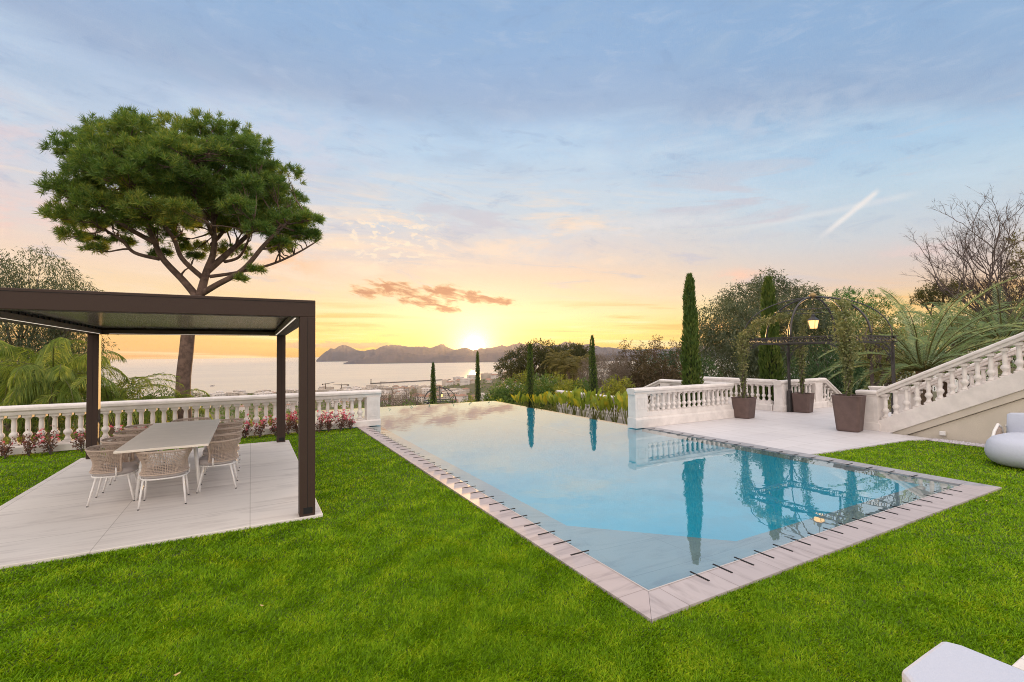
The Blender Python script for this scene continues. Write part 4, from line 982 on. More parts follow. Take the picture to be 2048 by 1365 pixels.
# willow-leaved tree top left
a = at(60, 700, 22); z_ = g_(a[0], a[1])
tree('willow_leaved_tree', 'grey green willow leaved tree rising above the pergola at the left edge', 'tree', (a[0], a[1]),
     [(-1.6, 0, 8.6, 1.6, 1.5, 1.5), (.1, .3, 8.9, 1.5, 1.4, 1.6), (1.3, -.5, 7.9, 1.2, 1.2, 1.2), (-.4, -.3, 7.2, 1.9, 1.6, 1.4), (-2.6, .4, 7.6, 1.4, 1.4, 1.4), (1.9, -.9, 7.1, .9, .9, 1.1), (.2, 0, 5.8, 1.9, 1.6, 1.2), (-1.6, .2, 5.2, 1.8, 1.4, 1.2), (1.2, -.3, 5.6, 1.5, 1.3, 1.1)],
     34000, .19, .036, SILV, GREYBARK, .16, .45, droop=.75, spray=12, size=.55)
# green backdrop between the left palms
hl = [(-10, 760, 17.5, 2.2), (55, 790, 20, 1.6), (150, 780, 20.5, 1.9), (215, 800, 18.5, 1.6), (290, 800, 19.5, 1.2), (350, 800, 22, .9), (120, 720, 21, 2.6)]
for i, (x, y, D, h) in enumerate(hl):
    p = at(x, y, D); hb = 1.8+(716-y)*D/951+h*.45-g_(p[0], p[1])
    shrub('garden_shrub', ('dark broad shrub', 'olive green shrub', 'dense green shrub', 'yellow green shrub', 'low olive shrub', 'low grey green shrub', 'tall dark shrub')[i]+' under the palms behind the left balustrade', (p[0], p[1], g_(p[0], p[1])),
          [(0, 0, hb*.45, 1.2, .8, hb*.5), (.5, .2, hb*.72, .8, .7, hb*.28), (-.6, 0, hb*.65, .8, .6, hb*.3)], 4200, .12, .045, (DARKG, MIDG, MIDG, YELG, MIDG, SILV, DARKG)[i], cat='shrub', size=.25)
for i, x in enumerate((-6.2, -4.7, -3.3, -2.0, -.7, .5, 1.35)):
    shrub('hedge_shrub', 'rounded yellow green shrub close behind the balustrade, '+('first', 'second', 'third', 'fourth', 'fifth', 'sixth', 'seventh')[i]+' from the left', (x, 13.55+.25*(i % 2), g_(x, 13.9)),
          [(0, 0, 1.05, .7, .42, .42), (.35, .1, 1.25, .45, .35, .32), (-.35, 0, 1.15, .4, .35, .35)], 2600, .075, .032, YELG if i % 2 else MIDG, 'hedge shrubs behind the left balustrade', size=.12)
# pink flowering shrubs at the foot of the left balustrade
def flower(label, x, s, nf, rich):
    t = thing('flowering_shrub', label, 'shrub', (x, 12.36+rng.normal(0, .03), -.03), rng.uniform(0, 6), 'pink flowering shrubs along the left balustrade')
    m = MB(); tips = []
    for k in range(9):
        a_ = rng.uniform(0, 6.28); q = np.array([math.cos(a_)*.20*s*rng.random()**.5, math.sin(a_)*.12*s, rng.uniform(.22, .46)*s]); m.tube(curve((0, 0, -.02), q, .1, 5, .06), [.007, .006, .005, .004, .003], 4); tips.append(q)
    m.obj('stems', GREYBARK, t)
    T_ = np.array(tips); k = rng.integers(0, 9, int(260*s)); u = rng.uniform(.35, 1.05, len(k))[:, None]
    link('foliage', quads_me('foliage', leaves(T_[k]*u+rng.normal(0, .035*s, (len(k), 3)), unit(rdir(len(k))+np.array([0, 0, .3])), rng.uniform(.03, .055, len(k)), .026), REDL), t)
    n = nf*7; c = T_[rng.integers(0, 9, nf)]+rng.normal(0, .05*s, (nf, 3))+np.array([0, 0, .04]); k = np.repeat(np.arange(nf), 7)
    link('flowers', quads_me('flowers', leaves(c[k], unit(rdir(n)+np.array([0, -.3, .5])), rng.uniform(.026, .045, n), .03), PINK), t)
fx = [(-4.0, .8, 2), (-3.68, 1.0, 5), (-3.37, 1.0, 6), (-2.9, .95, 5), (-2.35, .9, 6), (-1.9, .8, 8), (-1.2, .8, 7), (-.55, .8, 9), (-.1, .9, 12), (.2, .85, 10), (.52, .85, 11), (.78, 1.0, 16), (.98, 1.0, 16), (1.45, .9, 12), (1.66, .95, 16), (1.95, .95, 15), (2.18, .85, 10)]
for i, (x, s, nf) in enumerate(fx):
    w = ['first', 'second', 'third', 'fourth', 'fifth', 'sixth', 'seventh', 'eighth', 'ninth', 'tenth', 'eleventh', 'twelfth', 'thirteenth', 'fourteenth', 'fifteenth', 'sixteenth', 'last'][i]
    flower('pink flowering dark leaved shrub at the foot of the left balustrade, %s from the left' % w, x, s, int(nf*1.5), 1)

# ------------------------------------------------------------------ cypresses
def cypress(label, x, ytop, D, w, n, ybase=None, lean=0.0, group='narrow cypresses round the pool'):
    p = at(x, 700, D); gx, gy = p[0], p[1]; gz0 = g_(gx, gy) if ybase is None else ybase
    ztop = float(at(x, ytop, D)[2]); h = ztop-gz0
    t = thing('cypress', label, 'cypress', (gx, gy, gz0), 0, group)
    prof = lambda u: w*.5*np.clip(1-(1-np.minimum(u/.10, 1))**2*.45, 0, 1)*np.clip(1.0-u**1.7*.72, 0, 1)*np.clip((1-u)/.06, 0, 1)**.5
    m = MB(); m.lathe([(max(.01, float(prof(u))*.72), h*u) for u in np.linspace(.015, .985, 22)], n=10)
    m.tube([(0, 0, -.2), (0, 0, h*.3)], .05, 6); m.obj('trunk', mat('cypress_core', (.018, .028, .010), 1, bump=1, bscale=14), t, smooth=True)
    u = rng.random(n)**.9; th = rng.uniform(0, 6.283, n); lump = 1+.16*np.sin(th*3+u*23)+.10*np.sin(th*5-u*41)
    r = prof(u)*lump*rng.uniform(.72, 1.06, n); P = np.stack([r*np.cos(th)+lean*u*u*h*np.sin(u*6), r*np.sin(th), u*h], 1)
    D_ = unit(np.stack([np.cos(th)*.35, np.sin(th)*.35, np.full(n, 1.0)], 1)+rdir(n)*.33)
    s_ = max(.10, w*.22)
    link('foliage', quads_me('foliage', leaves(P, D_, rng.uniform(.6, 1.3, n)*s_, s_*.26), CYP), t)
cypress('tall narrow cypress standing beside the pool left of the gazebo', 1381.5, 553, 13.4, .56, 9000, None)
cypress('tall cypress seen through the left half of the gazebo', 1540, 560, 15.6, .72, 9000)
cypress('slim leaning cypress right of the lowest dip, beyond the banana plants', 1186, 674, 22, .48, 3000, lean=.02)
cypress('slim cypress in front of the round topped pine beyond the pool', 1060, 690, 21, .44, 3000)
cypress('slim cypress beyond the pool directly below the setting sun', 955, 704, 42, .58, 3600)
cypress('slim cypress beyond the pool beside the small lower gazebo', 866, 727, 33, .50, 3200)

# ------------------------------------------------------------------ paddle-leaved plants along the pool's far side
def paddle(label, x, y, z, h, n, seed):
    t = thing('paddle_leaf_plant', label, 'plant', (x, y, z), rng.uniform(0, 6.28), 'paddle leaved plants along the pool edge')
    m = MB(); Vs = []
    for k in range(n):
        a_ = k*2.4+rng.normal(0, .3); e = rng.uniform(1.1, 1.5); Lp = h*rng.uniform(.45, .68)
        d = np.array([math.cos(a_)*math.cos(e), math.sin(a_)*math.cos(e), math.sin(e)]); p1 = d*Lp
        m.tube(curve((0, 0, -.1), p1, .02, 5, .03), [.016, .014, .012, .010, .008], 5)
        # blade: two halves folded along the midrib, curling outward
        Lb = h*rng.uniform(.34, .48); wb = Lb*rng.uniform(.40, .56); side = unit(np.cross(d, np.array([0, 0, 1.0]))+rng.normal(0, .35, 3)); nn = 8; bend = rng.uniform(.05, .75)
        c = p1.copy(); dd = d.copy(); rows = []
        for i in range(nn+1):
            u = i/nn; wv = wb*.5*math.sin(math.pi*min(1, .06+u*.94))**.75*(1 if i < nn else 0.0); upv = np.cross(side, dd)
            rows.append((c+side*wv+upv*wv*.35, c.copy(), c-side*wv+upv*wv*.35)); dd = unit(dd+np.array([math.cos(a_)*.5, math.sin(a_)*.5, -.6])*bend/nn); c = c+dd*Lb/nn
        k0 = len(m.v)
        for i in range(nn):
            for s_ in (0, 1): Vs.append(np.array([rows[i][s_], rows[i][s_+1], rows[i+1][s_+1], rows[i+1][s_]]))
    m.obj('stems', mat('paddle_stem', (.16, .17, .04), .6), t)
    # each blade is one welded sheet
    me = bpy.data.meshes.new('leaves'); V = np.concatenate(Vs).reshape(-1, 3); bm = bmesh.new()
    for q in V.reshape(-1, 4, 3): bm.faces.new([bm.verts.new(p) for p in q])
    bmesh.ops.remove_doubles(bm, verts=bm.verts, dist=.0005); bm.to_mesh(me); bm.free(); me.materials.append(BANAN); me.polygons.foreach_set('use_smooth', [True]*len(me.polygons))
    link('leaves', me, t)
pq = [(1254, 784, 13.8, 8), (1228, 778, 14.4, 9), (1204, 784, 14.4, 9), (1188, 774, 15.4, 9), (1166, 784, 15.0, 8), (1148, 776, 16.4, 8), (1130, 781, 16.4, 9), (1112, 780, 17.0, 10), (1094, 781, 17.6, 9), (1072, 785, 18.0, 9), (1052, 786, 18.6, 8), (1036, 785, 19.2, 8), (1000, 793, 20.0, 3)]
pp = []
for (x, y, D, n) in pq: q = at(x, y, D+2.2); pp.append((q[0], q[1], q[2], n))
for i, (x, y, h, n) in enumerate(pp):
    w = ['nearest the terrace pillar', 'second from the terrace pillar', 'third from the terrace pillar', 'fourth from the terrace pillar', 'fifth from the terrace pillar', 'sixth from the terrace pillar', 'seventh from the terrace pillar', 'sixth from the pool corner', 'fifth from the pool corner', 'fourth from the pool corner', 'third from the pool corner', 'second from the pool corner', 'a single low clump at the far pool corner'][i]
    paddle('yellow green paddle leaved plant, '+w, x, y, -.75, h+.72, n+4, i)
bed = MB(); bed.add([(8.41, 8.9, -.75), (11.8, 8.9, -.75), (11.8, 19, -.8), (8.41, 17.5, -.8)], [(0, 1, 2, 3)]); tag(bed.obj('planting_bed', mat('bed_soil', (.06, .045, .03), 1, bump=1, bscale=40)), kind='structure')
# low clipped hedge beyond the far pool edge
for i in range(10):
    x = 2.2+i*.80; y = 18.6-.10*i; z_ = g_(x, y)
    shrub('clipped_hedge', 'low clipped olive hedge length beyond the far pool edge, %s from the left' % ('first', 'second', 'third', 'fourth', 'fifth', 'sixth', 'seventh', 'eighth', 'ninth', 'tenth')[i], (x, y, z_), [(0, 0, -z_*.5+.0, .46, .3, -z_*.5+.12)], 2000, .06, .028, YELG if i in (1, 7, 8) else MIDG, 'clipped hedge beyond the pool', size=.10)

# ------------------------------------------------------------------ climbers in the planters
def climber(label, loc, h, n, spread, branch=None, r0=.10):
    t = thing('climbing_plant', label, 'climber', loc, 0, 'climbing plants in the brown planters')
    m = MB()
    for k in range(3): m.tube([(r0*.5*math.cos(u*9+k*2.1), r0*.5*math.sin(u*9+k*2.1), u*h*.97) for u in np.linspace(0, 1, 26)], np.linspace(.018, .007, 26), 5)
    path = [np.array([0, 0, h*u]) for u in np.linspace(.08, 1, 30)]
    if branch is not None:
        q = curve((0, 0, h*.97), branch, .12, 9, .05); m.tube(q, np.linspace(.010, .004, 9), 4); path += q[1:]*2
    m.obj('stems', GREYBARK, t)
    P_ = np.array(path); k = rng.integers(0, len(P_), n); z = P_[k][:, 2]/h
    s_ = spread*np.clip((z-.12)*2.2, .18, 1)*(.45+.55*np.clip(np.sin(z*8+1)*.5+.6, .2, 1))
    off = rng.normal(0, 1, (n, 3))*np.stack([s_*.5, s_*.5, np.full(n, .06)], 1)
    link('foliage', quads_me('foliage', leaves(P_[k]+off, unit(rdir(n)+np.array([0, 0, -.25])), rng.uniform(.04, .085, n), .036), VINE), t)
climber('leafy climber with twisted stem in the large planter by the stairs', (11.86, 5.80, .73), 1.72, 5200, .26, (1.7, 1.0, 2.25))
climber('dry leafed climber in the planter at the end of the pool balustrade', (11.86, 8.42, .49), 1.75, 3200, .19, (.95, -.75, 2.25))
climber('thin climber in the planter beside the far gazebo column', (14.38, 8.28, .49), 1.7, 2200, .17, (-.6, -.6, 2.35))

# ------------------------------------------------------------------ trees on the right
def TB(x, y, D): return at(x, y, D)
def px_blobs(base, lst):
    """(pixel x, pixel y, depth, radius m [, z radius]) -> blobs relative to a base point"""
    return [(*(at(q[0], q[1], q[2])-np.array(base)), q[3], q[3], q[4] if len(q) > 4 else q[3]) for q in lst]
def ptree(name, label, cat, bx, D, lst, n, L, W, leaf, bark=GREYBARK, tr=.15, fork=.35, group=None, ds=1.0, **k):
    p = at(bx, 740, D*ds); b = (p[0], p[1], min(g_(p[0], p[1]), p[2]-.5)); q = [(v[0], v[1], v[2]*ds, v[3]*ds, (v[4] if len(v) > 4 else v[3])*ds) for v in lst]
    k['size'] = k.get('size', .25)*ds**.6
    return tree(name, label, cat, b, px_blobs(b, q), n, L*ds**.6, W*ds**.6, leaf, bark, tr*ds**.5, fork, group, **k)
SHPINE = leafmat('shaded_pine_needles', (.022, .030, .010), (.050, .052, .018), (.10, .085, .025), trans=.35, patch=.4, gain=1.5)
ptree('pepper_tree', 'large grey green feathery tree behind the gazebo and cypress', 'tree', 1515, 21,
      [(1440, 640, 20.5, 1.0, 1.0), (1455, 700, 20, 1.2, 1.2), (1500, 610, 21, 1.1), (1545, 590, 21.5, 1.0), (1590, 610, 21, 1.0), (1480, 660, 19.5, 1.2), (1540, 660, 20, 1.4), (1600, 670, 20.5, 1.3), (1450, 745, 19.5, 1.1), (1510, 730, 19.5, 1.2), (1570, 730, 20, 1.3), (1470, 600, 21, .6), (1535, 565, 21.5, .55), (1425, 680, 20.5, .6), (1620, 620, 21, .7), (1640, 650, 21, .9), (1612, 590, 21.5, .5)],
      60000, .20, .045, SILV, droop=.55, spray=12, size=.50, ds=2.05)
ptree('umbrella_pine', 'bright green pine with a rounded top above the gazebo dome', 'pine tree', 1700, 34, [(1668, 604, 33, 1.0, .6), (1690, 598, 34, 1.0, .6), (1715, 600, 34, 1.1, .6), (1740, 610, 34, 1.2, .7), (1700, 630, 33, 1.6, .8), (1760, 630, 35, 1.3, .8), (1665, 640, 34, 1.2, 1.0), (1740, 665, 33, 1.6, 1.2), (1690, 670, 33, 1.5, 1.2)], 12000, .22, .05, leafmat('fresh_pine_needles', (.016, .05, .014), (.035, .095, .024), (.06, .13, .03), trans=.25, patch=.4), BARK, .25, .6, droop=-.2, spray=14, size=.3, ds=1.6)
ptree('weeping_tree', 'dark weeping foliage tree between the gazebo columns', 'tree', 1655, 18.5, [(1630, 720, 18, .9, .9), (1670, 740, 18, .9, .9), (1720, 720, 18.5, 1.0, 1.0), (1700, 760, 18, .9, .8), (1760, 740, 18.5, .9, .9), (1650, 770, 18, .8, .7), (1610, 760, 18.5, .8, .8), (1745, 690, 19, .8)], 16000, .16, .035, DARKG, droop=.9, spray=12, size=.45, ds=1.5)
ptree('broad_evergreen', 'dark broad evergreen mass filling the gap behind the gazebo', 'tree', 1700, 26, [(1620, 700, 25, 1.5, 1.3), (1680, 690, 26, 1.5, 1.3), (1740, 690, 26, 1.5, 1.2), (1800, 700, 26, 1.5, 1.2), (1650, 750, 25, 1.6, 1.2), (1720, 750, 25, 1.6, 1.2), (1790, 750, 25, 1.6, 1.2), (1590, 750, 25, 1.4, 1.2)], 20000, .20, .06, DARKG, droop=.3, spray=12, size=.4, fill=.2, ds=1.7)
ptree('broad_evergreen', 'dark broad evergreen mass behind the date palms', 'tree', 1930, 33, [(1860, 660, 33, 2, 1.4), (1920, 650, 33, 2, 1.4), (1980, 660, 33, 2, 1.4), (2040, 665, 33, 2, 1.3), (1890, 710, 33, 2, 1.4), (1960, 710, 33, 2, 1.4), (2030, 710, 33, 2, 1.4)], 16000, .24, .07, MIDG, droop=.3, spray=12, size=.45, fill=.2, ds=1.4)
ptree('climbing_shrub_tree', 'olive leafed tree behind the right half of the gazebo', 'tree', 1740, 17.5, [(1735, 655, 17.5, .6), (1770, 660, 18, .6), (1760, 700, 17.5, .7), (1790, 700, 18, .6), (1800, 740, 18, .7), (1780, 770, 17.5, .7)], 5000, .10, .05, VINE, droop=.3, spray=10, size=.3)
a = at(1846, 745, 17.0); palm('date_palm', 'grey green date palm with long arching fronds behind the stair balustrade', (a[0], a[1], -.2), 1.25, .22, 46, 3.8, DATE, .06, .36, .016, (.05, 1.5), 1.05, 74, vee=.38, fwd=.55)
a = at(2005, 690, 22); palm('date_palm', 'second date palm further right behind the stairs', (a[0], a[1], .4), 1.7, .26, 36, 3.5, DATE, .06, .38, .018, (-.2, 1.45), 1.15, 72, vee=.38, fwd=.55)
a = at(1985, 700, 26); palm('date_palm', 'blue green date palm half hidden between the two others', (a[0]-1.5, a[1]+1, .3), 1.9, .24, 34, 3.5, DATE, .06, .38, .020, (-.2, 1.4), 1.15, 70, vee=.38, fwd=.55)
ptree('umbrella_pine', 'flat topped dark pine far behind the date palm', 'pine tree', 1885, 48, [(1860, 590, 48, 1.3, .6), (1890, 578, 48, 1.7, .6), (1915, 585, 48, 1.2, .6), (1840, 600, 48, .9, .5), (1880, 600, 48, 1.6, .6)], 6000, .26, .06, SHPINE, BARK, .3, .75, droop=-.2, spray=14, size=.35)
ptree('umbrella_pine', 'tall dark pine at the right edge behind the bare tree', 'pine tree', 2050, 36, [(2062, 490, 36, 1.5, .9), (2068, 540, 36, 1.6, 1.0), (2060, 600, 36, 1.7, 1.0), (2020, 625, 36, 1.5, .8), (1985, 610, 37, 1.2, .6), (1968, 575, 38, .9, .45), (2040, 650, 36, 1.6, .8), (1945, 640, 36, 1.4, .7)], 10000, .24, .055, leafmat('olive_pine_needles', (.035, .036, .012), (.07, .066, .024), (.12, .10, .03), trans=.25, patch=.4), BARK, .3, .6, droop=-.1, spray=14, size=.35)

def bare_tree(label, px_, D, z0, h, spread, levels, n0, seed, r0=.16, name='bare_tree', group=None, tw=.30, m_=GREYBARK, lean=(0, 0, 0), el0=.55, l0=.40, twm=GREYB):
    r2 = np.random.default_rng(seed); p = at(px_, 700, D); b = (p[0], p[1], z0 if z0 is not None else g_(p[0], p[1]))
    t = thing(name, label, 'bare tree', b, -YAW, group); m = MB(); tp, td = [], []
    def grow(p, d, L, r, lev):
        n = 4; pts = [p]; q = p.copy(); dd = d.copy()
        for i in range(n):
            dd = unit(dd+r2.normal(0, .12, 3)+np.array([0, 0, .06])); q = q+dd*L/n; pts.append(q.copy())
        m.tube(pts, np.linspace(r, r*(.62 if lev < levels else .25), n+1), 6 if lev < 2 else (4 if lev < 4 else 3), False)
        if lev >= 2:
            for _ in range(4 if lev < levels else 7):
                u = r2.uniform(.2, 1); i = min(n-1, int(u*n)); tp.append(pts[i]+(pts[i+1]-pts[i])*(u*n-i)); td.append(unit(dd+r2.normal(0, .55, 3)))
        if lev >= levels: return
        k = 3 if lev < 2 else r2.integers(3, 5)
        for j in range(k):
            u = r2.uniform(.35, 1.0) if j else 1.0; i = min(n-1, int(u*n)); s0 = pts[i]+(pts[i+1]-pts[i])*(u*n-i)
            nd = unit(dd*.75+r2.normal(0, spread, 3)*np.array([1.2, 1, .8])+np.array(lean)*.3+np.array([0, 0, .12])); grow(s0, nd, L*r2.uniform(.58, .8), r*r2.uniform(.50, .64), lev+1)
    grow(np.array([0, 0, -.3]), np.array([0, 0, 1.0]), h*.32, r0, 0)
    for j in range(n0):
        a_ = 6.283*j/n0+r2.uniform(0, 1); grow(np.array([0, 0, h*.27]), unit(np.array([math.cos(a_)*.9, math.sin(a_)*.9, el0])+np.array(lean)), h*l0, r0*.6, 1)
    m.obj('branches', m_, t)
    N = len(tp); link('twigs', quads_me('twigs', leaves(np.array(tp), np.array(td), r2.uniform(.6, 1.4, N)*tw, tw*.045), twm), t); return t
bare_tree('leafless tree with a wide fan of branches at the upper right', 2085, 25, None, 9.8, .34, 5, 7, 5, .17, lean=(-.06, 0, 0), el0=.75, l0=.40, tw=.34, twm=leafmat('brown_twigs', (.05, .032, .028), (.08, .052, .044), (.12, .08, .065), trans=.1, gain=1.0))

# ------------------------------------------------------------------ middle distance
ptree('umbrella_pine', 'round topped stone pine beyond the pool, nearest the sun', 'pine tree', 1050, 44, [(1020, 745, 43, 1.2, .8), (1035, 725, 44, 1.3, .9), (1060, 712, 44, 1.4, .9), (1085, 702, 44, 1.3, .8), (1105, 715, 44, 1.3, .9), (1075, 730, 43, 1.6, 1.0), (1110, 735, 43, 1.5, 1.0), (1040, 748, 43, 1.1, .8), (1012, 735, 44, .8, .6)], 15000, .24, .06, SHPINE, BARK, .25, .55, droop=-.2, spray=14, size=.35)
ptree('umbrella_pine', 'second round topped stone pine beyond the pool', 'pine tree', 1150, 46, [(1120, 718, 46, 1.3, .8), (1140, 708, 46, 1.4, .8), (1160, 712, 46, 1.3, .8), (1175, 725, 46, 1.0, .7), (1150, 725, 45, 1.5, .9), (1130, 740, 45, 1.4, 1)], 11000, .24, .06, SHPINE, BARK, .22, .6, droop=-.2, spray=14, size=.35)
for i, (x, y, D, h) in enumerate(((1118, 722, 38, 0), (1136, 735, 37, 0), (1158, 728, 40, 0))):
    a = at(x, y, D); palm('fan_palm', ('left', 'middle', 'right')[i]+' one of three tawny palms in front of the round pines', (a[0], a[1]), a[2]-g_(a[0], a[1]), .16, 22, 1.5, leafmat('tawny_palm', (.06, .055, .02), (.11, .095, .035), (.17, .13, .05), trans=.35) if i == 0 else bpy.data.materials['tawny_palm'], .5, .5, .06, (-.6, 1.3), 1.4, 24)
ptree('grey_bush', 'rounded grey leafless bush between the slim cypresses', 'bush', 1212, 32, [(1195, 745, 32, 1.2, 1.0), (1225, 740, 32, 1.1, 1.0), (1212, 760, 32, 1.5, 1.0), (1180, 760, 32, .8, .7), (1240, 758, 32, .7, .7)], 14000, .22, .018, GREYB, GREYBARK, .1, .2, droop=-.2, spray=10, size=.3)
cn_ = [(1262, 700, 34, 7.0, 0), (1285, 708, 35, 6, 1), (1308, 690, 33, 7.5, 0), (1335, 700, 33, 7, 0), (1360, 710, 31, 6, 2), (1245, 722, 34, 5, 0), (1390, 705, 30, 6, 2), (1275, 735, 30, 4.5, 0), (1325, 735, 29, 4.8, 0), (1365, 735, 28, 4.4, 0)]
for i, (x, y, D, h, k) in enumerate(cn_):
    p = at(x, y, D); gz0 = g_(p[0], p[1]); H = p[2]-gz0
    bl = [(rng.normal(0, .3), rng.normal(0, .3), H*(.25+.73*u), (1.25-.95*u)*1.2, (1.25-.95*u)*1.2, H*.13) for u in np.linspace(0, 1, 8)]
    tree('conifer', ('dark flare reddened pointed conifer', 'dark conifer with a thin top', 'tallest pointed conifer', 'broad dark conifer', 'conifer touching the tall cypress', 'low dark conifer beside the grey bush', 'dark tree right of the tall cypress', 'front left flare reddened bushy conifer', 'front middle flare reddened bushy conifer', 'front right flare reddened bushy conifer')[i]+' in the dark row beyond the terrace', 'conifer', (p[0], p[1], gz0), bl, 9500, .20, .05, (FLARERED, DARKG, DARKG)[k], BARK, .12, .5, 'dark conifers beyond the terrace', droop=.1, spray=12, size=.35, fill=.2)
for i, (x, y, D, r) in enumerate(((1015, 785, 30, .9), (1045, 775, 31, 1.1), (1080, 780, 29, 1.0), (1110, 775, 30, 1.0), (990, 795, 32, .7), (1140, 785, 28, .8), (1165, 785, 28, .7), (1235, 780, 26, .7))):
    p = at(x, y, D); gz0 = g_(p[0], p[1]); zc = p[2]-gz0
    shrub('garden_bush', 'olive green bush beyond the pool, %s from the left' % ('second', 'third', 'fourth', 'fifth', 'first', 'sixth', 'seventh', 'eighth')[i], (p[0], p[1], gz0), [(0, 0, zc, r, r, r*.8), (r*.5, 0, zc*.8, r*.8, r*.8, r*.7), (-r*.5, 0, zc*.6, r*.9, r*.8, zc*.5)], 4200, .17, .05, (MIDG, YELG)[i % 2], 'olive bushes beyond the pool', size=.3)
for i, (x, D, h, sd_) in enumerate(((775, 55, 4.6, 11), (800, 52, 4.6, 12), (825, 56, 4.4, 13), (755, 60, 4.8, 14))):
    p = at(x, 800, D); z0 = float(at(x, 772, D)[2])-h
    bare_tree('brown leafless small tree past the left pillar, %s from the left' % ('second', 'third', 'fourth', 'first')[i], x, D, z0, h*.92, .5, 4, 5, sd_, .08, 'bare_shrub_tree', 'leafless small trees beyond the left pillar')
# lower garden gazebo with its lantern
p = at(880, 800, 34); z0 = float(at(880, 803, 34)[2])
t = thing('gazebo', 'small iron dome gazebo on the lower garden level beyond the pool', 'gazebo', (p[0], p[1], z0))
m = MB(); m.tube([(1.2*math.cos(a_), 1.2*math.sin(a_), 0) for a_ in np.linspace(0, 6.2832, 33)], .03, 5, False); m.tube([(1.2*math.cos(a_), 1.2*math.sin(a_), -.14) for a_ in np.linspace(0, 6.2832, 33)], .03, 5, False); m.obj('ring', IRON, t)
for k in range(10):
    a_ = k*.6283; MB().tube([(1.2*math.cos(u)*math.cos(a_), 1.2*math.cos(u)*math.sin(a_), .98*math.sin(u)) for u in np.linspace(0, 1.56, 14)], .022, 5).obj('rib', IRON, t)
for k in range(4): a_ = k*1.5708+.4; MB().tube([(1.2*math.cos(a_), 1.2*math.sin(a_), g_(p[0], p[1])-z0-.3), (1.2*math.cos(a_), 1.2*math.sin(a_), 0)], .05, 8).obj('column', IRON, t)
MB().lathe([(.02, 0), (.07, .05), (.02, .12)], (0, 0, .96), 10).obj('finial', IRON, t)
lantern('lit lantern hanging inside the small lower gazebo', (p[0]+.12, p[1], z0+.30), .66, .9)

# ================================================================== THE TOWN AND THE BAY
HC = [mat('town_wall_cream', (.50, .43, .37), .9), mat('town_wall_white', (.62, .56, .52), .9), mat('town_wall_pink', (.50, .36, .30), .9)]
ROOF = mat('town_roof_tile', (.30, .17, .12), .9); TWIN = mat('town_window', (.06, .06, .07), .3)
def house_me(w, d, h, roof, wall):
    m = MB(); m.box(-w/2, w/2, -d/2, d/2, -12, h); nw = len(m.f)
    if roof == 'hip':
        e = .6; m.add([(-w/2-e, -d/2-e, h), (w/2+e, -d/2-e, h), (w/2+e, d/2+e, h), (-w/2-e, d/2+e, h), (-w*.22, 0, h+w*.16), (w*.22, 0, h+w*.16)], [(0, 1, 5, 4), (1, 2, 5), (2, 3, 4, 5), (3, 0, 4), (0, 3, 2, 1)])
    else:
        m.box(-w/2-.3, w/2+.3, -d/2-.3, d/2+.3, h, h+.6); m.box(-w*.2, w*.15, -d*.2, d*.2, h+.6, h+2.4)
    nr = len(m.f)
    fl = max(1, int(h/3.1)); nwin = max(2, int(w/3.2))
    for i in range(fl):
        for j in range(nwin):
            x = -w/2+(j+.5)*w/nwin; z = (i+.5)*h/fl
            for y in (-d/2-.05, d/2+.05): m.add([(x-.65, y, z-.9), (x+.65, y, z-.9), (x+.65, y, z+.8), (x-.65, y, z+.8)], [(0, 1, 2, 3) if y < 0 else (3, 2, 1, 0)])
    me = bpy.data.meshes.new('town_house'); me.from_pydata(m.v, [], m.f)
    for mm in (wall, ROOF if roof == 'hip' else wall, TWIN): me.materials.append(mm)
    me.polygons.foreach_set('material_index', [0]*nw+[1]*(nr-nw)+[2]*(len(m.f)-nr)); me.update(); return me
KINDS = [house_me(14, 11, 7, 'hip', HC[0]), house_me(18, 12, 11, 'hip', HC[1]), house_me(12, 10, 6, 'hip', HC[2]), house_me(24, 13, 15, 'flat', HC[1]), house_me(34, 14, 17, 'flat', HC[0]), house_me(16, 12, 9, 'hip', HC[0])]
KL = ['small cream town house with tiled roof', 'white town house with tiled roof', 'small pink town house with tiled roof', 'white flat roofed apartment block', 'long cream flat roofed apartment block', 'cream two storey town house with tiled roof']
r3 = np.random.default_rng(21); cnt = 0
for k in range(4000):
    if cnt >= 235: break
    az = r3.uniform(-7, 30.5); r = r3.uniform(760, 1640)
    if az < 13 and r < 1150 and r3.random() < .8: continue
    x, y = r*math.sin(R(az)), r*math.cos(R(az)); z = g_(x, y)
    if z < -110: continue
    coast = r > 1330 and az < 14
    q = int(r3.choice([3, 4]) if coast and r3.random() < .7 else r3.choice(6, p=[.24, .2, .18, .14, .06, .18]))
    o = link('town_house', KINDS[q], None, (x, y, z), r3.uniform(-.5, .5)-R(az)+(0 if r3.random() < .7 else 1.57))
    s_ = r3.uniform(.75, 1.1); o.scale = (s_, s_, s_)
    tag(o, KL[q]+' among the distant town by the bay', 'house', 'distant town houses by the bay'); cnt += 1
tv = []
for k in range(900):
    az = r3.uniform(-12, 40); r = r3.uniform(420, 1600); x, y = r*math.sin(R(az)), r*math.cos(R(az)); z = g_(x, y)
    if z > -110: tv.append((x, y, z+2.2, r3.uniform(3, 6.5), r3.uniform(3, 6.5), r3.uniform(2.5, 4.5)))
tag(link('town_greenery', quads_me('town_greenery', blob_leaves(tv, 46000, 2.0, 1.2, .1, 8, .2, .5, 1.6), MIDG)), kind='stuff')
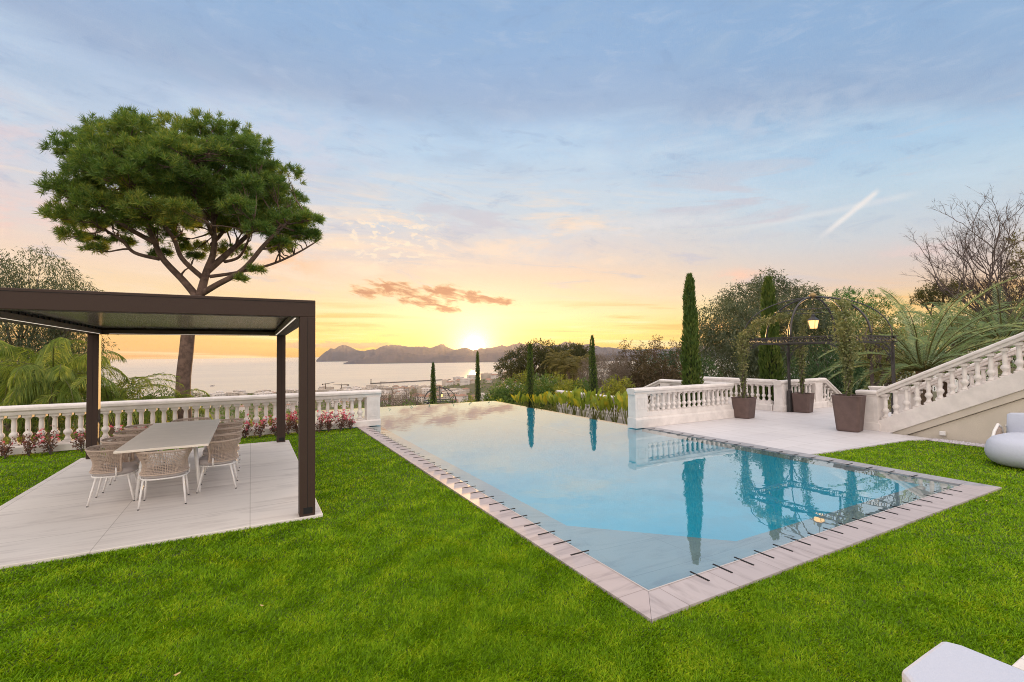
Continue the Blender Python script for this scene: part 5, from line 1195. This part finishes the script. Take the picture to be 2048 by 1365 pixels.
# breakwater, cranes, boat
m = MB()
b0, b1 = at(742, 768.5, 1.0)-EYE, at(900, 760, 1.0)-EYE
def onsea(d): return EYE+d*((SEA_Z-1.8)/d[2])
q0, q1 = onsea(b0), onsea(b1)
t = thing('breakwater', 'long dark harbour breakwater reaching into the bay', 'breakwater', (q0[0], q0[1], SEA_Z))
d = q1-q0; m.sweep([(-9, -2), (-5, 4), (5, 4), (9, -2)], (0, 0, 0), (d[0], d[1], 0)); m.obj('mole', mat('breakwater_rock', (.13, .11, .10), .95, var=.5, vscale=.1), t)
m = MB(); m.tube([(0, 0, 3), (0, 0, 16)], [2.2, 1.5], 8); m.lathe([(2.4, 16), (2.4, 18), (.3, 21)], n=8); m.obj('beacon', IRON, t)
STEEL = mat('dark_crane_steel', (.10, .08, .07), .7)
def crane(label, x, yb, yt, D, jib, back, rise, face):
    p = at(x, yb, D); pt_ = at(x, yt, D); g0 = min(p[2], g_(p[0], p[1])); h = pt_[2]-g0
    t = thing('tower_crane', label, 'crane', (p[0], p[1], g0), -YAW+face)
    MB().box(-.9, .9, -.9, .9, 0, h).obj('mast', STEEL, t)
    MB().tube([(0, 0, h), (jib, 0, h+rise)], [1.0, .5], 4).obj('jib', STEEL, t); MB().tube([(0, 0, h), (-back, 0, h-rise*.1)], [1.0, 1.0], 4).obj('counter_jib', STEEL, t)
    MB().box(-back, -back*.7, -1.2, 1.2, h-3, h+.8).obj('counterweight', STEEL, t); MB().tube([(0, 0, h), (0, 0, h+4)], [.8, .2], 4).obj('apex', STEEL, t)
crane('tower crane with raised jib left of the breakwater, above the balustrade', 651, 785, 768.5, 1380, 26, 10, 5, 0)
crane('tower crane with level jib, right of the other crane above the balustrade', 683, 785, 770, 1380, 24, 22, 0, math.pi)
crane('crane with long steep jib at the breakwater head', 762, 780, 764.5, 1900, 22, 4, 0, 0)
q0 = onsea(at(424, 773, 1.0)-EYE)
t = thing('motor_boat', 'small motor boat on the bay right of the pine trunk', 'boat', (q0[0], q0[1], SEA_Z), .6)
m = MB(); m.add([(-7, -2.2, 0), (5, -2.2, 0), (9, 0, 0), (5, 2.2, 0), (-7, 2.2, 0), (-7, -2.6, 2.2), (6, -2.6, 2.4), (11, 0, 2.8), (6, 2.6, 2.4), (-7, 2.6, 2.2)], [(0, 1, 6, 5), (1, 2, 7, 6), (2, 3, 8, 7), (3, 4, 9, 8), (4, 0, 5, 9), (5, 6, 7, 8, 9), (4, 3, 2, 1, 0)]); m.obj('hull', mat('boat_hull', (.25, .22, .22), .5), t)
MB().box(-4, 3, -1.6, 1.6, 2.3, 5).obj('cabin', mat('boat_cabin', (.5, .45, .42), .5), t)

# ------------------------------------------------------------------ air
if HAZE:
    hz = MB(); c_, s_ = math.cos(-R(24)), math.sin(-R(24))
    x0, x1, y0, y1 = -16000, 16000, -60, 16500
    hz.add([(x*c_-y*s_, x*s_+y*c_, z) for z in (SEA_Z-22, 700) for x, y in ((x0, y0), (x1, y0), (x1, y1), (x0, y1))], [(0, 3, 2, 1), (4, 5, 6, 7), (0, 1, 5, 4), (1, 2, 6, 5), (2, 3, 7, 6), (3, 0, 4, 7)])
    hm = bpy.data.materials.new('haze'); hm.use_nodes = True; T = NT(hm.node_tree); T.n.clear()
    pv = T.new('ShaderNodeVolumePrincipled'); pv.inputs['Density'].default_value = HAZE_D; pv.inputs['Color'].default_value = (.90, .86, .84, 1); pv.inputs['Anisotropy'].default_value = .55
    T.l.new(pv.outputs[0], T.new('ShaderNodeOutputMaterial').inputs['Volume'])
    tag(hz.obj('haze', hm), kind='stuff')
